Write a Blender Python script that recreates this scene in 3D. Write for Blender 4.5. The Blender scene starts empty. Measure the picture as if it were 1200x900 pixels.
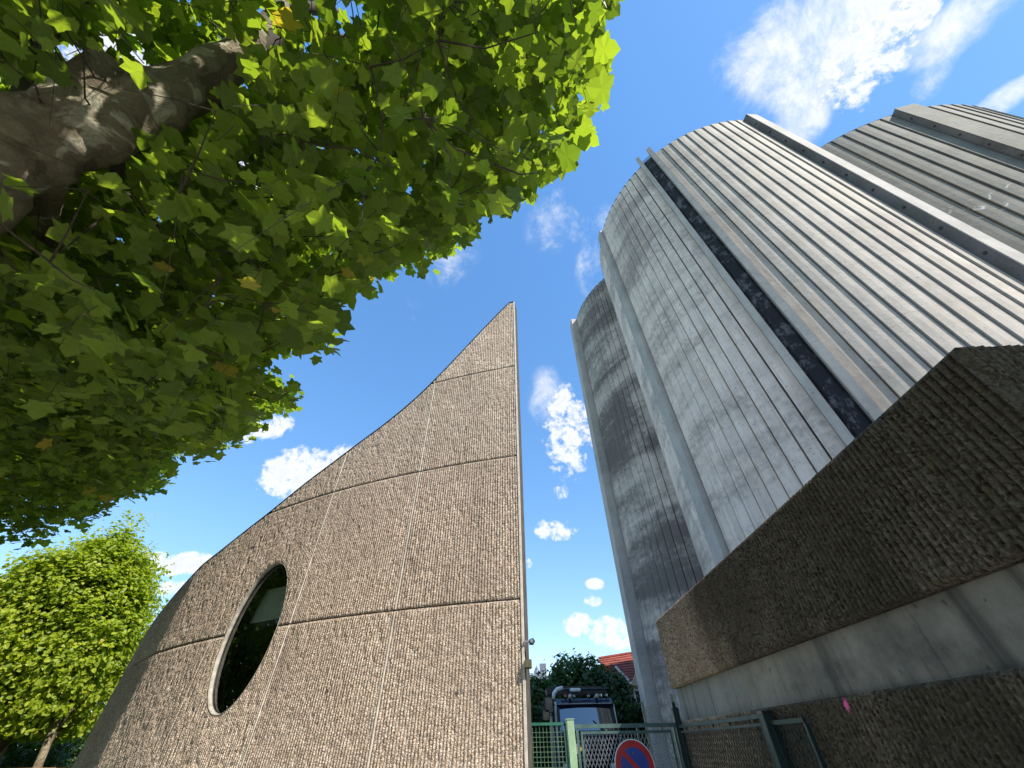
import bpy, math, random
import numpy as np
from mathutils import Vector, Matrix
R = math.radians
random.seed(7); RNG = np.random.default_rng(7)
S = bpy.context.scene; COL = S.collection

# ------------------------------------------------------------------ camera
FPX = 447.0; CAMZ = 1.6
zen = np.array([(592-600)/FPX, 470/FPX, 1.0]); zen /= np.linalg.norm(zen)      # world up seen in the camera frame
fw = np.array([0, 0, 1.0]); wy = fw - zen*(fw@zen); wy /= np.linalg.norm(wy); wx = np.cross(wy, zen)
if wx[0] < 0: wx = -wx
def ray(u, v):
    d = np.array([(u-600)/FPX, (450-v)/FPX, 1.0]); return np.array([d@wx, d@wy, d@zen])
def at(u, v, Y):
    r = ray(u, v); return Vector((r[0]*Y/r[1], Y, CAMZ+r[2]*Y/r[1]))
def proj(P):
    P = np.atleast_2d(P) - np.array([0, 0, CAMZ])
    d = P[:, :1]*wx + P[:, 1:2]*wy + P[:, 2:3]*zen
    dz = np.where(d[:, 2] > .05, d[:, 2], .05)
    return 600+FPX*d[:, 0]/dz, 450-FPX*d[:, 1]/dz, d[:, 2]
cd = bpy.data.cameras.new('camera'); cam = bpy.data.objects.new('camera', cd); COL.objects.link(cam)
right = Vector((wx[0], wy[0], zen[0])); up = Vector((wx[1], wy[1], zen[1])); fwd = Vector((wx[2], wy[2], zen[2]))
m = Matrix.Identity(4)
for i in range(3): m[i][0] = right[i]; m[i][1] = up[i]; m[i][2] = -fwd[i]
m[2][3] = CAMZ
cam.matrix_world = m
cd.sensor_width = 36; cd.lens = 36*FPX/1200; cd.clip_start = .05; cd.clip_end = 4000
S.camera = cam

# ------------------------------------------------------------------ light
SUN_AZ, SUN_EL = 317.0, 47.0            # azimuth counter-clockwise from +X
sv = Vector((math.cos(R(SUN_AZ))*math.cos(R(SUN_EL)), math.sin(R(SUN_AZ))*math.cos(R(SUN_EL)), math.sin(R(SUN_EL))))
sl = bpy.data.lights.new('sun', 'SUN'); sl.energy = 4.6; sl.angle = R(.53); sl.color = (1, .935, .84)
so = bpy.data.objects.new('sun', sl); COL.objects.link(so); so.rotation_euler = sv.to_track_quat('Z', 'Y').to_euler(); so.location = (8, -8, 20)
S.view_settings.view_transform = 'Standard'; S.view_settings.look = 'None'
S.view_settings.exposure = .9; S.view_settings.gamma = 1

W = bpy.data.worlds.new('World'); S.world = W; W.use_nodes = True
nt = W.node_tree; nt.nodes.clear()
class NB:
    """tiny node builder"""
    def __init__(s, nt): s.nt = nt
    def n(s, t, **k):
        n = s.nt.nodes.new(t)
        for a, b in k.items():
            if a.startswith('i_'):
                key = a[2:]; key = int(key) if key.isdigit() else key.replace('_', ' ')
                s.put(n.inputs[key], b)
            else: setattr(n, a, b)
        return n
    def put(s, sock, v):
        if isinstance(v, bpy.types.NodeSocket): s.nt.links.new(v, sock)
        elif isinstance(v, bpy.types.Node): s.nt.links.new(v.outputs[0], sock)
        else:
            if sock.type == 'RGBA' and not isinstance(v, (int, float)) and len(v) == 3: v = (*v, 1)
            sock.default_value = v
    def math(s, op, a, b=None, c=None, clamp=False):
        n = s.n('ShaderNodeMath', operation=op, use_clamp=clamp); s.put(n.inputs[0], a)
        if b is not None: s.put(n.inputs[1], b)
        if c is not None: s.put(n.inputs[2], c)
        return n.outputs[0]
    def vmath(s, op, a, b=None):
        n = s.n('ShaderNodeVectorMath', operation=op); s.put(n.inputs[0], a)
        if b is not None: s.put(n.inputs[1], b)
        return n.outputs['Value'] if op in ('DOT_PRODUCT', 'LENGTH') else n.outputs[0]
    def mix(s, f, a, b, t='MIX'):
        n = s.n('ShaderNodeMix', data_type='RGBA', blend_type=t); s.put(n.inputs[0], f); s.put(n.inputs[6], a); s.put(n.inputs[7], b); return n.outputs[2]
    def ramp(s, f, lo, hi, a=0., b=1.):
        n = s.n('ShaderNodeMapRange', interpolation_type='SMOOTHSTEP'); s.put(n.inputs[0], f)
        n.inputs[1].default_value = lo; n.inputs[2].default_value = hi; n.inputs[3].default_value = a; n.inputs[4].default_value = b
        return n.outputs[0]
    def noise(s, vec, scale, detail=4, rough=.55, dist=0.):
        n = s.n('ShaderNodeTexNoise'); s.put(n.inputs['Vector'], vec); n.inputs['Scale'].default_value = scale
        n.inputs['Detail'].default_value = detail; n.inputs['Roughness'].default_value = rough; n.inputs['Distortion'].default_value = dist
        return n.outputs[0]
    def map(s, vec, scale=(1, 1, 1), loc=(0, 0, 0), rot=(0, 0, 0)):
        n = s.n('ShaderNodeMapping'); s.put(n.inputs[0], vec); n.inputs[1].default_value = loc; n.inputs[2].default_value = rot; n.inputs[3].default_value = scale; return n.outputs[0]

b = NB(nt)
sky = b.n('ShaderNodeTexSky', sky_type='NISHITA', sun_disc=False, sun_elevation=R(SUN_EL), sun_rotation=R(90-SUN_AZ) % (2*math.pi), altitude=50, air_density=1.0, dust_density=.1, ozone_density=2.2)
hs = b.n('ShaderNodeHueSaturation'); hs.inputs['Hue'].default_value = .506; hs.inputs['Saturation'].default_value = 1.6; hs.inputs['Value'].default_value = 1.78
gm = b.n('ShaderNodeGamma'); b.put(gm.inputs[0], sky.outputs[0]); gm.inputs[1].default_value = .6
b.put(hs.inputs['Color'], gm)
dirv = b.vmath('NORMALIZE', b.n('ShaderNodeTexCoord').outputs['Generated'])
def blob(u, v, ru, rv, ang=0, w=1.0):
    """a cloud in the direction seen at photo pixel (u,v): elliptical area of sky"""
    c = Vector(ray(u, v)).normalized()
    a1 = Vector(ray(u+10*math.cos(R(ang)), v-10*math.sin(R(ang)))).normalized()-c
    e1 = (a1-c*a1.dot(c)); k1 = e1.length/10; e1.normalize(); e2 = c.cross(e1).normalized()
    return cloud(c, e1, e2, ru*k1, rv*k1, w)
def cloud(c, e1, e2, r1, r2, w=1.0):
    f = b.vmath('DOT_PRODUCT', dirv, tuple(c)); p = b.vmath('DOT_PRODUCT', dirv, tuple(e1/r1)); q = b.vmath('DOT_PRODUCT', dirv, tuple(e2/r2))
    d = b.math('ADD', b.math('MULTIPLY', p, p), b.math('MULTIPLY', q, q))
    g = b.math('MULTIPLY', b.ramp(d, 1.6, 0., 0., w), b.math('GREATER_THAN', f, 0.))
    return g
puffs = [blob(305, 502, 46, 20, 8, 1.0), blob(350, 552, 52, 34, 12, 1.15), blob(400, 535, 22, 16, 30, .8), blob(662, 506, 30, 60, 5, 1.0), blob(690, 500, 30, 30, 0, .9),
         blob(652, 620, 26, 14, 0, 1.0), blob(657, 575, 10, 22, 0, .6), blob(200, 660, 70, 18, 0, .95), blob(200, 690, 30, 12, 10, .9), blob(718, 742, 34, 18, 0, 1.0), blob(678, 732, 20, 13, 0, 1.0), blob(698, 684, 14, 7, 0, .7), blob(695, 704, 12, 7, 0, .6),
         blob(619, 661, 7, 7, 0, .9), blob(120, 700, 60, 30, 0, .8)]
wisps = [blob(945, 60, 115, 110, 60, 1.35), blob(900, 80, 66, 40, -20, 1.25), blob(985, 25, 85, 80, 0, 1.3), blob(930, 140, 55, 48, 60, 1.2), blob(1125, 30, 110, 58, 35, 1.45), blob(1175, 118, 76, 28, 32, 1.35), blob(1095, 85, 60, 30, 50, .9), blob(1050, 60, 60, 30, 40, .6), blob(1100, 95, 45, 20, 50, .5),
         blob(658, 258, 50, 40, 40, .6), blob(700, 300, 26, 70, 0, .65), blob(525, 305, 46, 32, 40, .6), blob(483, 360, 12, 40, 0, .42), blob(640, 465, 25, 40, 0, .5), blob(700, 330, 20, 30, 0, .5)]
rr = random.Random(3)
for k in range(16):                                   # the same fair-weather clouds go on behind the camera
    az = R(rr.uniform(160, 380)+(0 if k % 2 else 5)); el = R(rr.uniform(12, 60)); c = Vector((math.cos(az)*math.cos(el), math.sin(az)*math.cos(el), math.sin(el)))
    e1 = c.cross(Vector((0, 0, 1))).normalized(); e2 = c.cross(e1)
    (puffs if k % 2 else wisps).append(cloud(c, e1, e2, rr.uniform(.12, .3), rr.uniform(.06, .14), rr.uniform(.7, 1.1)))
def total(l):
    t = l[0]
    for x in l[1:]: t = b.math('MAXIMUM', t, x)
    return t
n1 = b.noise(dirv, 7, 9, .58, .3); n2 = b.noise(b.map(dirv, (1, 1, 1), rot=(.4, .2, .9)), 8.0, 12, .68, .35)
n3 = b.noise(dirv, 26, 8, .62, .3)
tp0 = total(puffs); tw0 = total(wisps)
pz = b.math('ADD', tp0, b.math('MULTIPLY', b.math('MINIMUM', b.math('MULTIPLY', tp0, 2.2), 1.), b.math('MULTIPLY', b.math('SUBTRACT', b.math('ADD', b.math('MULTIPLY', n1, .42), b.math('MULTIPLY', n3, .58)), .5), 4.6)))
n4 = b.noise(dirv, 75, 5, .6, .3); pz = b.math('ADD', pz, b.math('MULTIPLY', b.math('MINIMUM', b.math('MULTIPLY', tp0, 2.), 1.), b.math('MULTIPLY', b.math('SUBTRACT', n4, .5), 1.5)))
pf = b.ramp(pz, .34, 1.05, 0, .97)
wz = b.math('ADD', tw0, b.math('MULTIPLY', b.math('MINIMUM', b.math('MULTIPLY', tw0, 2.), 1.), b.math('MULTIPLY', b.math('SUBTRACT', n2, .5), 4.8)))
wf = b.ramp(wz, .15, 2.1, 0, .97)
cf = b.math('MAXIMUM', pf, wf)
shade = b.ramp(b.math('ADD', pz, b.math('MULTIPLY', n3, .8)), .7, 2.2)
ccol = b.mix(shade, (4.1, 4.15, 4.2), (3.2, 3.35, 3.55))
skc = b.mix(cf, hs.outputs[0], ccol)
bg = b.n('ShaderNodeBackground'); b.put(bg.inputs[0], skc); bg.inputs[1].default_value = .15
b.put(b.n('ShaderNodeOutputWorld').inputs[0], bg)

# ------------------------------------------------------------------ helpers
def link(o, parent=None):
    COL.objects.link(o)
    if parent: o.parent = parent
    return o
def empty(name, loc=(0, 0, 0), label=None, cat=None, group=None, rz=0):
    o = bpy.data.objects.new(name, None); o.location = loc; o.rotation_euler.z = rz; o.empty_display_size = .3
    return tag(link(o), label, cat, group)
def tag(o, label=None, cat=None, group=None, kind=None):
    if label: o['label'] = label
    if cat: o['category'] = cat
    if group: o['group'] = group
    if kind: o['kind'] = kind
    return o
def mesh_np(name, V, F, mat, parent=None, smooth=False, uv=None, loc=None):
    """V (n,3), F (m,k) with constant k"""
    me = bpy.data.meshes.new(name); V = np.asarray(V, np.float32); F = np.asarray(F, np.int32); k = F.shape[1]
    me.vertices.add(len(V)); me.vertices.foreach_set('co', V.ravel())
    me.loops.add(F.size); me.loops.foreach_set('vertex_index', F.ravel())
    me.polygons.add(len(F)); me.polygons.foreach_set('loop_start', np.arange(0, F.size, k, dtype=np.int32)); me.polygons.foreach_set('loop_total', np.full(len(F), k, np.int32))
    if uv is not None:
        l = me.uv_layers.new(name='uv'); l.data.foreach_set('uv', np.asarray(uv, np.float32)[F.ravel()].ravel())
    me.polygons.foreach_set('use_smooth', np.full(len(F), smooth))
    me.update(calc_edges=True); me.validate()
    if mat: me.materials.append(mat)
    o = bpy.data.objects.new(name, me)
    if loc is not None: o.location = loc
    return link(o, parent)
class MB:
    def __init__(s): s.v = []; s.f = []
    def add(s, v, f):
        k = len(s.v); s.v += [tuple(p) for p in v]; s.f += [tuple(i+k for i in q) for q in f]; return s
    def box(s, x0, x1, y0, y1, z0, z1, M=None):
        v = [Vector((x, y, z)) for x in (x0, x1) for y in (y0, y1) for z in (z0, z1)]
        if M: v = [M @ p for p in v]
        return s.add(v, [(0, 1, 3, 2), (4, 6, 7, 5), (0, 4, 5, 1), (2, 3, 7, 6), (0, 2, 6, 4), (1, 5, 7, 3)])
    def bar(s, p, q, w, h=None, upv=(0, 0, 1)):
        h = h or w; p = Vector(p); q = Vector(q); d = (q-p).normalized(); u = Vector(upv)
        if abs(d.dot(u)) > .98: u = Vector((0, 1, 0))
        a = d.cross(u).normalized(); c = a.cross(d)
        v = [e+a*i*w/2+c*j*h/2 for e in (p, q) for i, j in ((-1, -1), (1, -1), (1, 1), (-1, 1))]
        return s.add(v, [(3, 2, 1, 0), (4, 5, 6, 7), (0, 1, 5, 4), (1, 2, 6, 5), (2, 3, 7, 6), (3, 0, 4, 7)])
    def tube(s, pts, rad, n=8, cap=True, jit=0.):
        pts = [Vector(p) for p in pts]; rad = rad if hasattr(rad, '__len__') else [rad]*len(pts); v = []; u = None
        for i, p in enumerate(pts):
            d = (pts[min(i+1, len(pts)-1)]-pts[max(i-1, 0)]).normalized()
            if u is None: u = d.orthogonal().normalized()
            else: u = (u-d*u.dot(d)).normalized()
            w = d.cross(u)
            for k in range(n):
                a = 2*math.pi*k/n; r = rad[i]*(1+jit*math.sin(3*a+i*.9)+jit*.6*math.sin(2*a-i*1.7)); v.append(p+(u*math.cos(a)+w*math.sin(a))*r)
        f = [(i*n+k, i*n+(k+1) % n, (i+1)*n+(k+1) % n, (i+1)*n+k) for i in range(len(pts)-1) for k in range(n)]
        if cap: f += [tuple(reversed(range(n))), tuple(range((len(pts)-1)*n, len(pts)*n))]
        return s.add(v, f)
    def prism(s, poly, a0, a1, axis='z', M=None):
        n = len(poly)
        def P(p, a): return Vector((p[0], p[1], a)) if axis == 'z' else Vector((p[0], a, p[1])) if axis == 'y' else Vector((a, p[0], p[1]))
        v = [P(p, a0) for p in poly]+[P(p, a1) for p in poly]
        if M: v = [M @ p for p in v]
        return s.add(v, [tuple(reversed(range(n))), tuple(range(n, 2*n))]+[(i, (i+1) % n, n+(i+1) % n, n+i) for i in range(n)])
    def build(s, name, mat, parent=None, smooth=False, bevel=0, loc=None, recalc=True):
        import bmesh
        me = bpy.data.meshes.new(name); me.from_pydata([tuple(p) for p in s.v], [], s.f)
        if recalc:
            bm = bmesh.new(); bm.from_mesh(me); bmesh.ops.recalc_face_normals(bm, faces=bm.faces)
            if bevel: bmesh.ops.bevel(bm, geom=list(bm.edges), offset=bevel, segments=2, affect='EDGES', clamp_overlap=True)
            bm.to_mesh(me); bm.free()
        me.materials.append(mat)
        for p in me.polygons: p.use_smooth = smooth
        o = bpy.data.objects.new(name, me)
        if loc is not None: o.location = loc
        return link(o, parent)

_T = RNG.random((256, 256))
def vn(x, y, seed=0):
    x = np.asarray(x)+seed*17.3; y = np.asarray(y)+seed*31.7
    xi = np.floor(x).astype(int); yi = np.floor(y).astype(int); fx = x-xi; fy = y-yi
    fx = fx*fx*(3-2*fx); fy = fy*fy*(3-2*fy); g = lambda i, j: _T[i % 256, j % 256]
    return (g(xi, yi)*(1-fx)+g(xi+1, yi)*fx)*(1-fy)+(g(xi, yi+1)*(1-fx)+g(xi+1, yi+1)*fx)*fy

# ------------------------------------------------------------------ materials
def newmat(name):
    m = bpy.data.materials.new(name); m.use_nodes = True; m.node_tree.nodes.clear(); b = NB(m.node_tree)
    p = b.n('ShaderNodeBsdfPrincipled'); o = b.n('ShaderNodeOutputMaterial'); b.put(o.inputs[0], p); return m, b, p, o
def bump(b, h, strength, dist, normal=None):
    n = b.n('ShaderNodeBump'); b.put(n.inputs['Height'], h); n.inputs['Strength'].default_value = strength; n.inputs['Distance'].default_value = dist
    if normal is not None: b.put(n.inputs['Normal'], normal)
    return n.outputs[0]
def plain(name, col, rough=.5, metal=0, var=.12, nscale=6, bmp=0.0):
    m, b, p, o = newmat(name); pos = b.n('ShaderNodeTexCoord').outputs['Object']
    n = b.noise(pos, nscale, 5, .6)
    c = b.mix(b.ramp(n, .3, .75), tuple(x*(1-var) for x in col), tuple(min(1, x*(1+var)) for x in col)); b.put(p.inputs['Base Color'], c)
    b.put(p.inputs['Roughness'], b.ramp(n, .2, .8, max(.02, rough-.08), min(1, rough+.1))); p.inputs['Metallic'].default_value = metal
    if bmp: b.put(p.inputs['Normal'], bump(b, b.noise(pos, nscale*8, 4, .6), bmp, .01))
    return m
def aggregate(name, dark, mid, light, moss_shade=0.0):
    """hammered ribbed concrete that shows its pebbles"""
    m, b, p, o = newmat(name); g = b.n('ShaderNodeNewGeometry'); pos = g.outputs['Position']
    vo = b.n('ShaderNodeTexVoronoi', feature='F1'); b.put(vo.inputs['Vector'], pos); vo.inputs['Scale'].default_value = 62; vo.inputs['Randomness'].default_value = 1
    cellc = b.n('ShaderNodeSeparateColor'); b.put(cellc.inputs[0], vo.outputs['Color'])
    n_l = b.noise(pos, .9, 5, .6); n_m = b.noise(pos, 9, 5, .65); n_f = b.noise(pos, 55, 4, .7)
    f = b.math('ADD', b.math('MULTIPLY', cellc.outputs[0], .55), b.math('MULTIPLY', n_m, .45))
    c = b.mix(b.ramp(f, .2, .55), dark, mid); c = b.mix(b.ramp(f, .55, .85), c, light)
    c = b.mix(b.math('MULTIPLY', b.ramp(cellc.outputs[1], .8, 1.), .6), c, (.12, .09, .08))
    c = b.mix(b.math('MULTIPLY', b.ramp(cellc.outputs[2], .86, 1.), .7), c, (.62, .56, .48))
    c = b.mix(b.ramp(n_l, .35, .7, 0, .45), c, tuple(x*.62 for x in mid))
    st = b.noise(b.map(pos, (1.6, 1.6, .22)), 1.6, 6, .6); c = b.mix(b.ramp(st, .5, .72, 0, .4), c, tuple(x*.45 for x in mid))
    orr = b.n('ShaderNodeObjectInfo').outputs['Random']; gv = b.math('MULTIPLY_ADD', orr, .2, .88); gc = b.n('ShaderNodeCombineXYZ')
    for q in range(3): b.put(gc.inputs[q], gv)
    c = b.mix(1., c, gc.outputs[0], 'MULTIPLY')
    if moss_shade:
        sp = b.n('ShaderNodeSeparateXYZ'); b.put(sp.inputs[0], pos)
        w = b.math('ADD', b.math('ADD', b.ramp(sp.outputs[1], 6.2, 4.2, 0, 1.0), b.math('MULTIPLY', b.ramp(sp.outputs[2], 2.2, 3.05), .35)), b.math('MULTIPLY', b.math('SUBTRACT', b.noise(b.map(pos, (1, 1, .5)), 1.3, 6, .65), .5), 1.5))  # colour keeps the far end bright for bounced light; near end mossy
        c = b.mix(b.ramp(w, 0., 1.1, 0, moss_shade), c, b.mix(1., c, (.20, .225, .225), 'MULTIPLY'))
    b.put(p.inputs['Base Color'], c); p.inputs['Roughness'].default_value = .93; p.inputs['Specular IOR Level'].default_value = .2
    h = b.math('ADD', b.math('MULTIPLY', vo.outputs['Distance'], -1.3), b.math('MULTIPLY', n_f, .9))
    b.put(p.inputs['Normal'], bump(b, h, .8, .012)); return m
def boarded(name, base, dark, stain, lift=2.4, sk=.55, soot=(.3, .7), white=None, warm=0.):
    """board-marked slip-formed concrete with pour bands, streaks and soot"""
    m, b, p, o = newmat(name); pos = b.n('ShaderNodeNewGeometry').outputs['Position']
    rnd = b.n('ShaderNodeObjectInfo').outputs['Random']
    off = b.n('ShaderNodeCombineXYZ'); b.put(off.inputs[0], b.math('MULTIPLY', rnd, 7.)); b.put(off.inputs[2], b.math('MULTIPLY', rnd, 3.))
    pj = b.vmath('ADD', pos, off.outputs[0])
    big = b.noise(b.map(pos, (.5, .5, .32)), .5, 5, .6, .4); band = b.noise(b.map(pos, (.10, .10, .62)), 1.0, 6, .62, .25)
    streak = b.noise(b.map(pj, (5, 5, .16)), 1.2, 6, .65); fine = b.noise(pos, 5, 8, .7); mott = b.noise(b.map(pj, (1, 1, .6)), 1.7, 8, .68)
    c = b.mix(b.ramp(mott, .3, .7), tuple(x*.86 for x in base), tuple(min(1, x*1.12) for x in base))
    c = b.mix(b.math('MULTIPLY', b.math('SUBTRACT', rnd, .5), .22, clamp=True), c, dark)
    s = b.math('ADD', b.math('MULTIPLY', big, .38), b.math('MULTIPLY', band, .62))
    s = b.math('ADD', s, b.math('MULTIPLY', b.math('SUBTRACT', fine, .5), .3))
    c = b.mix(b.math('MULTIPLY', b.ramp(s, soot[0], soot[1]), stain), c, dark)
    c = b.mix(b.math('MULTIPLY', b.ramp(streak, .5, .78), stain*sk), c, dark)
    c = b.mix(b.ramp(b.noise(b.map(pos, (1.2, 1.2, .5)), 1.3, 7, .7, .5), .62, .74, 0, .45*stain), c, tuple(min(1, x*1.25+.03) for x in base))
    pit = b.noise(b.map(pos, (1, 1, .8)), 13, 3, .5); c = b.mix(b.ramp(pit, .66, .72, 0, .55), c, tuple(x*.6 for x in dark))
    drip = b.noise(b.map(pj, (9, 9, .22)), 1.5, 5, .7); c = b.mix(b.math('MULTIPLY', b.ramp(drip, .56, .66), b.ramp(mott, .45, .6, 0, .55*stain)), c, dark)
    if warm: c = b.mix(b.ramp(b.noise(pos, .7, 5, .6), .5, .7, 0, warm), c, (base[0]*1.0, base[1]*.88, base[2]*.72))
    sp = b.n('ShaderNodeSeparateXYZ'); b.put(sp.inputs[0], pos)
    lf = b.math('FRACT', b.math('DIVIDE', b.math('ADD', sp.outputs[2], b.math('MULTIPLY', fine, .05)), lift))
    ln = b.math('GREATER_THAN', lf, .985); c = b.mix(b.math('MULTIPLY', ln, b.math('MULTIPLY', fine, .35)), c, dark)
    if white:
        wz = b.math('ABSOLUTE', b.math('SUBTRACT', sp.outputs[2], white)); wn = b.noise(b.map(pos, (2.2, 2.2, 2.2)), 1.1, 7, .7, .6)
        c = b.mix(b.math('MULTIPLY', b.ramp(wz, .9, .2), b.ramp(wn, .57, .64, 0, .85)), c, (.62, .64, .63))
    b.put(p.inputs['Base Color'], c); p.inputs['Roughness'].default_value = .85; p.inputs['Specular IOR Level'].default_value = .3
    b.put(p.inputs['Normal'], bump(b, b.math('ADD', b.math('MULTIPLY', fine, .7), b.math('MULTIPLY', mott, .8)), .5, .03)); return m
def leafmat(name, c1, c2, c3, trans=.5, veins=False):
    m, b, p, o = newmat(name); uv = b.n('ShaderNodeUVMap'); uv.uv_map = 'uv'
    pos = b.n('ShaderNodeNewGeometry').outputs['Position']; ri = b.n('ShaderNodeNewGeometry').outputs['Random Per Island']
    rnd = b.n('ShaderNodeObjectInfo').outputs['Random']
    r = b.math('FRACT', b.math('ADD', ri, rnd))
    c = b.mix(b.ramp(r, .0, .9), c1, c2); c = b.mix(b.ramp(r, .992, .996), c, c3)
    c = b.mix(b.math('MULTIPLY', b.noise(pos, 1.2, 3, .5), .4), c, tuple(x*.6 for x in c1))
    h = None
    if veins:
        sp = b.n('ShaderNodeSeparateXYZ'); b.put(sp.inputs[0], uv.outputs[0]); d = None
        for a in (0, 42, -42, 88, -88):
            ca, sa = math.cos(R(a)), math.sin(R(a))
            px = b.math('ABSOLUTE', b.math('SUBTRACT', b.math('MULTIPLY', sp.outputs[0], ca), b.math('MULTIPLY', sp.outputs[1], sa)))
            al = b.math('ADD', b.math('MULTIPLY', sp.outputs[0], sa), b.math('MULTIPLY', sp.outputs[1], ca))
            px = b.math('ADD', px, b.math('MULTIPLY', b.math('LESS_THAN', al, 0.), 9.)); d = px if d is None else b.math('MINIMUM', d, px)
        v = b.ramp(d, .006, .022, 1, 0); c = b.mix(b.math('MULTIPLY', v, .45), c, tuple(min(1, x*2.2+.05) for x in c2)); h = v
    p.inputs['Roughness'].default_value = .48; p.inputs['Specular IOR Level'].default_value = .35; b.put(p.inputs['Base Color'], c)
    if h is not None: b.put(p.inputs['Normal'], bump(b, h, .4, .003))
    t = b.n('ShaderNodeBsdfTranslucent'); b.put(t.inputs[0], b.mix(1., c, (1.9, 2.0, .75), 'MULTIPLY'))
    mx = b.n('ShaderNodeMixShader'); mx.inputs[0].default_value = trans; b.put(mx.inputs[1], p); b.put(mx.inputs[2], t); b.put(o.inputs[0], mx); return m

M = {}
M['agg'] = aggregate('brown_aggregate', (.20, .14, .10), (.49, .38, .285), (.72, .62, .50))
M['agg_side'] = aggregate('moss_shade_aggregate', (.21, .14, .09), (.56, .40, .275), (.80, .66, .50), moss_shade=.97)
M['mortar'] = plain('pale_mortar', (.55, .49, .41), .8, var=.2, nscale=9, bmp=.3)
M['surround'] = plain('surround_concrete', (.30, .275, .225), .85, var=.3, nscale=12, bmp=.3)
M['darkjoint'] = plain('dark_joint', (.07, .06, .05), .95, var=.3, bmp=.3)
M['coping'] = plain('coping_metal', (.05, .055, .06), .4, .6)
M['smooth'] = boarded('smooth_streaked_concrete', (.33, .32, .29), (.055, .054, .052), 1.0, sk=.95, soot=(.42, .7), warm=.4)
M['silo_lit'] = boarded('sunlit_silo_concrete', (.44, .395, .345), (.20, .175, .16), .6, soot=(.44, .70), warm=.2)  # sunlit-side copy of the middle silo's concrete, base set lower
M['silo_shaded'] = boarded('shaded_silo_concrete', (.86, .70, .595), (.30, .235, .20), .8, soot=(.46, .64), warm=.15)  # shaded-side copy, base lightened and warmed to offset blue skylight
M['silo_dark'] = boarded('sooty_silo_concrete', (.66, .55, .475), (.125, .10, .088), .9, soot=(.38, .60))
M['silo_green'] = boarded('greenish_silo_concrete', (.21, .20, .175), (.095, .09, .08), .6, soot=(.38, .66), white=17.0, warm=.3)
M['pilaster'] = boarded('pilaster_concrete', (.52, .455, .40), (.17, .157, .15), .45, soot=(.45, .75))
M['pil_shaded'] = boarded('shaded_pilaster_side', (.20, .19, .18), (.08, .075, .07), .6)  # pilaster side away from the sun, its shade put into the colour
M['pil_sunlit'] = boarded('sunlit_pilaster_face', (.40, .375, .345), (.22, .20, .185), .5)  # pilaster front, sunlight put into the paler colour
M['groove'] = plain('groove_dark', (.05, .048, .05), .95)
m, b_, p_, o_ = newmat('peeling_black_concrete'); pos = b_.n('ShaderNodeNewGeometry').outputs['Position']
nn = b_.math('ADD', b_.math('MULTIPLY', b_.noise(b_.map(pos, (1, 1, .55)), 4, 9, .75), .6), b_.math('MULTIPLY', b_.noise(pos, 1.1, 5, .6), .4))
b_.put(p_.inputs['Base Color'], b_.mix(b_.ramp(nn, .50, .58), (.025, .025, .03), (.17, .155, .165))); p_.inputs['Roughness'].default_value = .9
b_.put(p_.inputs['Normal'], bump(b_, nn, .8, .05)); M['peel'] = m
M['leaf_big'] = leafmat('plane_leaf_near', (.135, .195, .026), (.27, .34, .05), (.42, .33, .05), .48, True)
M['leaf'] = leafmat('plane_leaf', (.10, .155, .02), (.24, .315, .04), (.44, .33, .05), .5)
M['leaf_lime'] = leafmat('lime_leaf', (.17, .24, .016), (.34, .39, .026), (.46, .36, .04), .42)
M['leaf_dark'] = leafmat('dark_leaf', (.035, .075, .02), (.07, .13, .03), (.1, .14, .04), .3)
M['leaf_fir'] = leafmat('shrub_leaf', (.02, .055, .015), (.05, .10, .025), (.06, .1, .03), .25)
m, b_, p_, o_ = newmat('plane_bark'); pos = b_.n('ShaderNodeNewGeometry').outputs['Position']
pa = b_.noise(pos, 3.2, 4, .6, .8); fi = b_.noise(pos, 26, 6, .7)
wv = b_.noise(b_.map(pos, (1, 1, 1)), 6, 8, .75, 1.5)
c = b_.mix(b_.ramp(pa, .44, .50), (.15, .115, .065), (.27, .225, .14)); c = b_.mix(b_.ramp(pa, .60, .64), c, (.56, .52, .38)); c = b_.mix(b_.ramp(wv, .35, .65, 0, .6), c, (.09, .07, .045))
b_.put(p_.inputs['Base Color'], c); p_.inputs['Roughness'].default_value = .85
b_.put(p_.inputs['Normal'], bump(b_, b_.math('ADD', b_.math('MULTIPLY', pa, 1.5), b_.math('ADD', wv, b_.math('MULTIPLY', fi, .3))), .9, .05)); M['bark'] = m
M['twig'] = plain('twig_bark', (.06, .045, .03), .9, var=.3, nscale=20)
M['heartwood'] = plain('cut_wood', (.42, .34, .25), .8, var=.25, nscale=14)
M['stone'] = plain('asphalt', (.10, .10, .098), .9, var=.25, nscale=12, bmp=.4)
M['paving'] = plain('paving', (.38, .36, .33), .85, var=.2, nscale=8, bmp=.3)
M['grass'] = plain('grass', (.06, .11, .03), .95, var=.4, nscale=14, bmp=.6)
M['green'] = plain('green_paint', (.02, .12, .075), .4, var=.2)
M['palegreen'] = plain('pale_green_paint', (.28, .42, .26), .45, var=.2)
M['wiregreen'] = plain('wire_green', (.13, .24, .14), .5, var=.3)
M['teal'] = plain('grey_green_gate_paint', (.07, .125, .115), .4, .2, var=.25)
M['darkgreen'] = plain('dark_green_post_paint', (.007, .022, .022), .5, var=.3)
M['red'] = plain('sign_red', (.50, .012, .015), .35, var=.15)
M['blue'] = plain('sign_blue', (.02, .055, .30), .35, var=.15)
M['white'] = plain('white_paint', (.74, .75, .74), .4, var=.08)
M['cream'] = plain('cream_render', (.52, .41, .26), .9, var=.15, bmp=.3)
M['tile'] = plain('red_roof_tile', (.25, .058, .038), .8, var=.35, nscale=2.2, bmp=.4)
M['slate'] = plain('slate', (.13, .15, .20), .6, var=.2)
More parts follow.
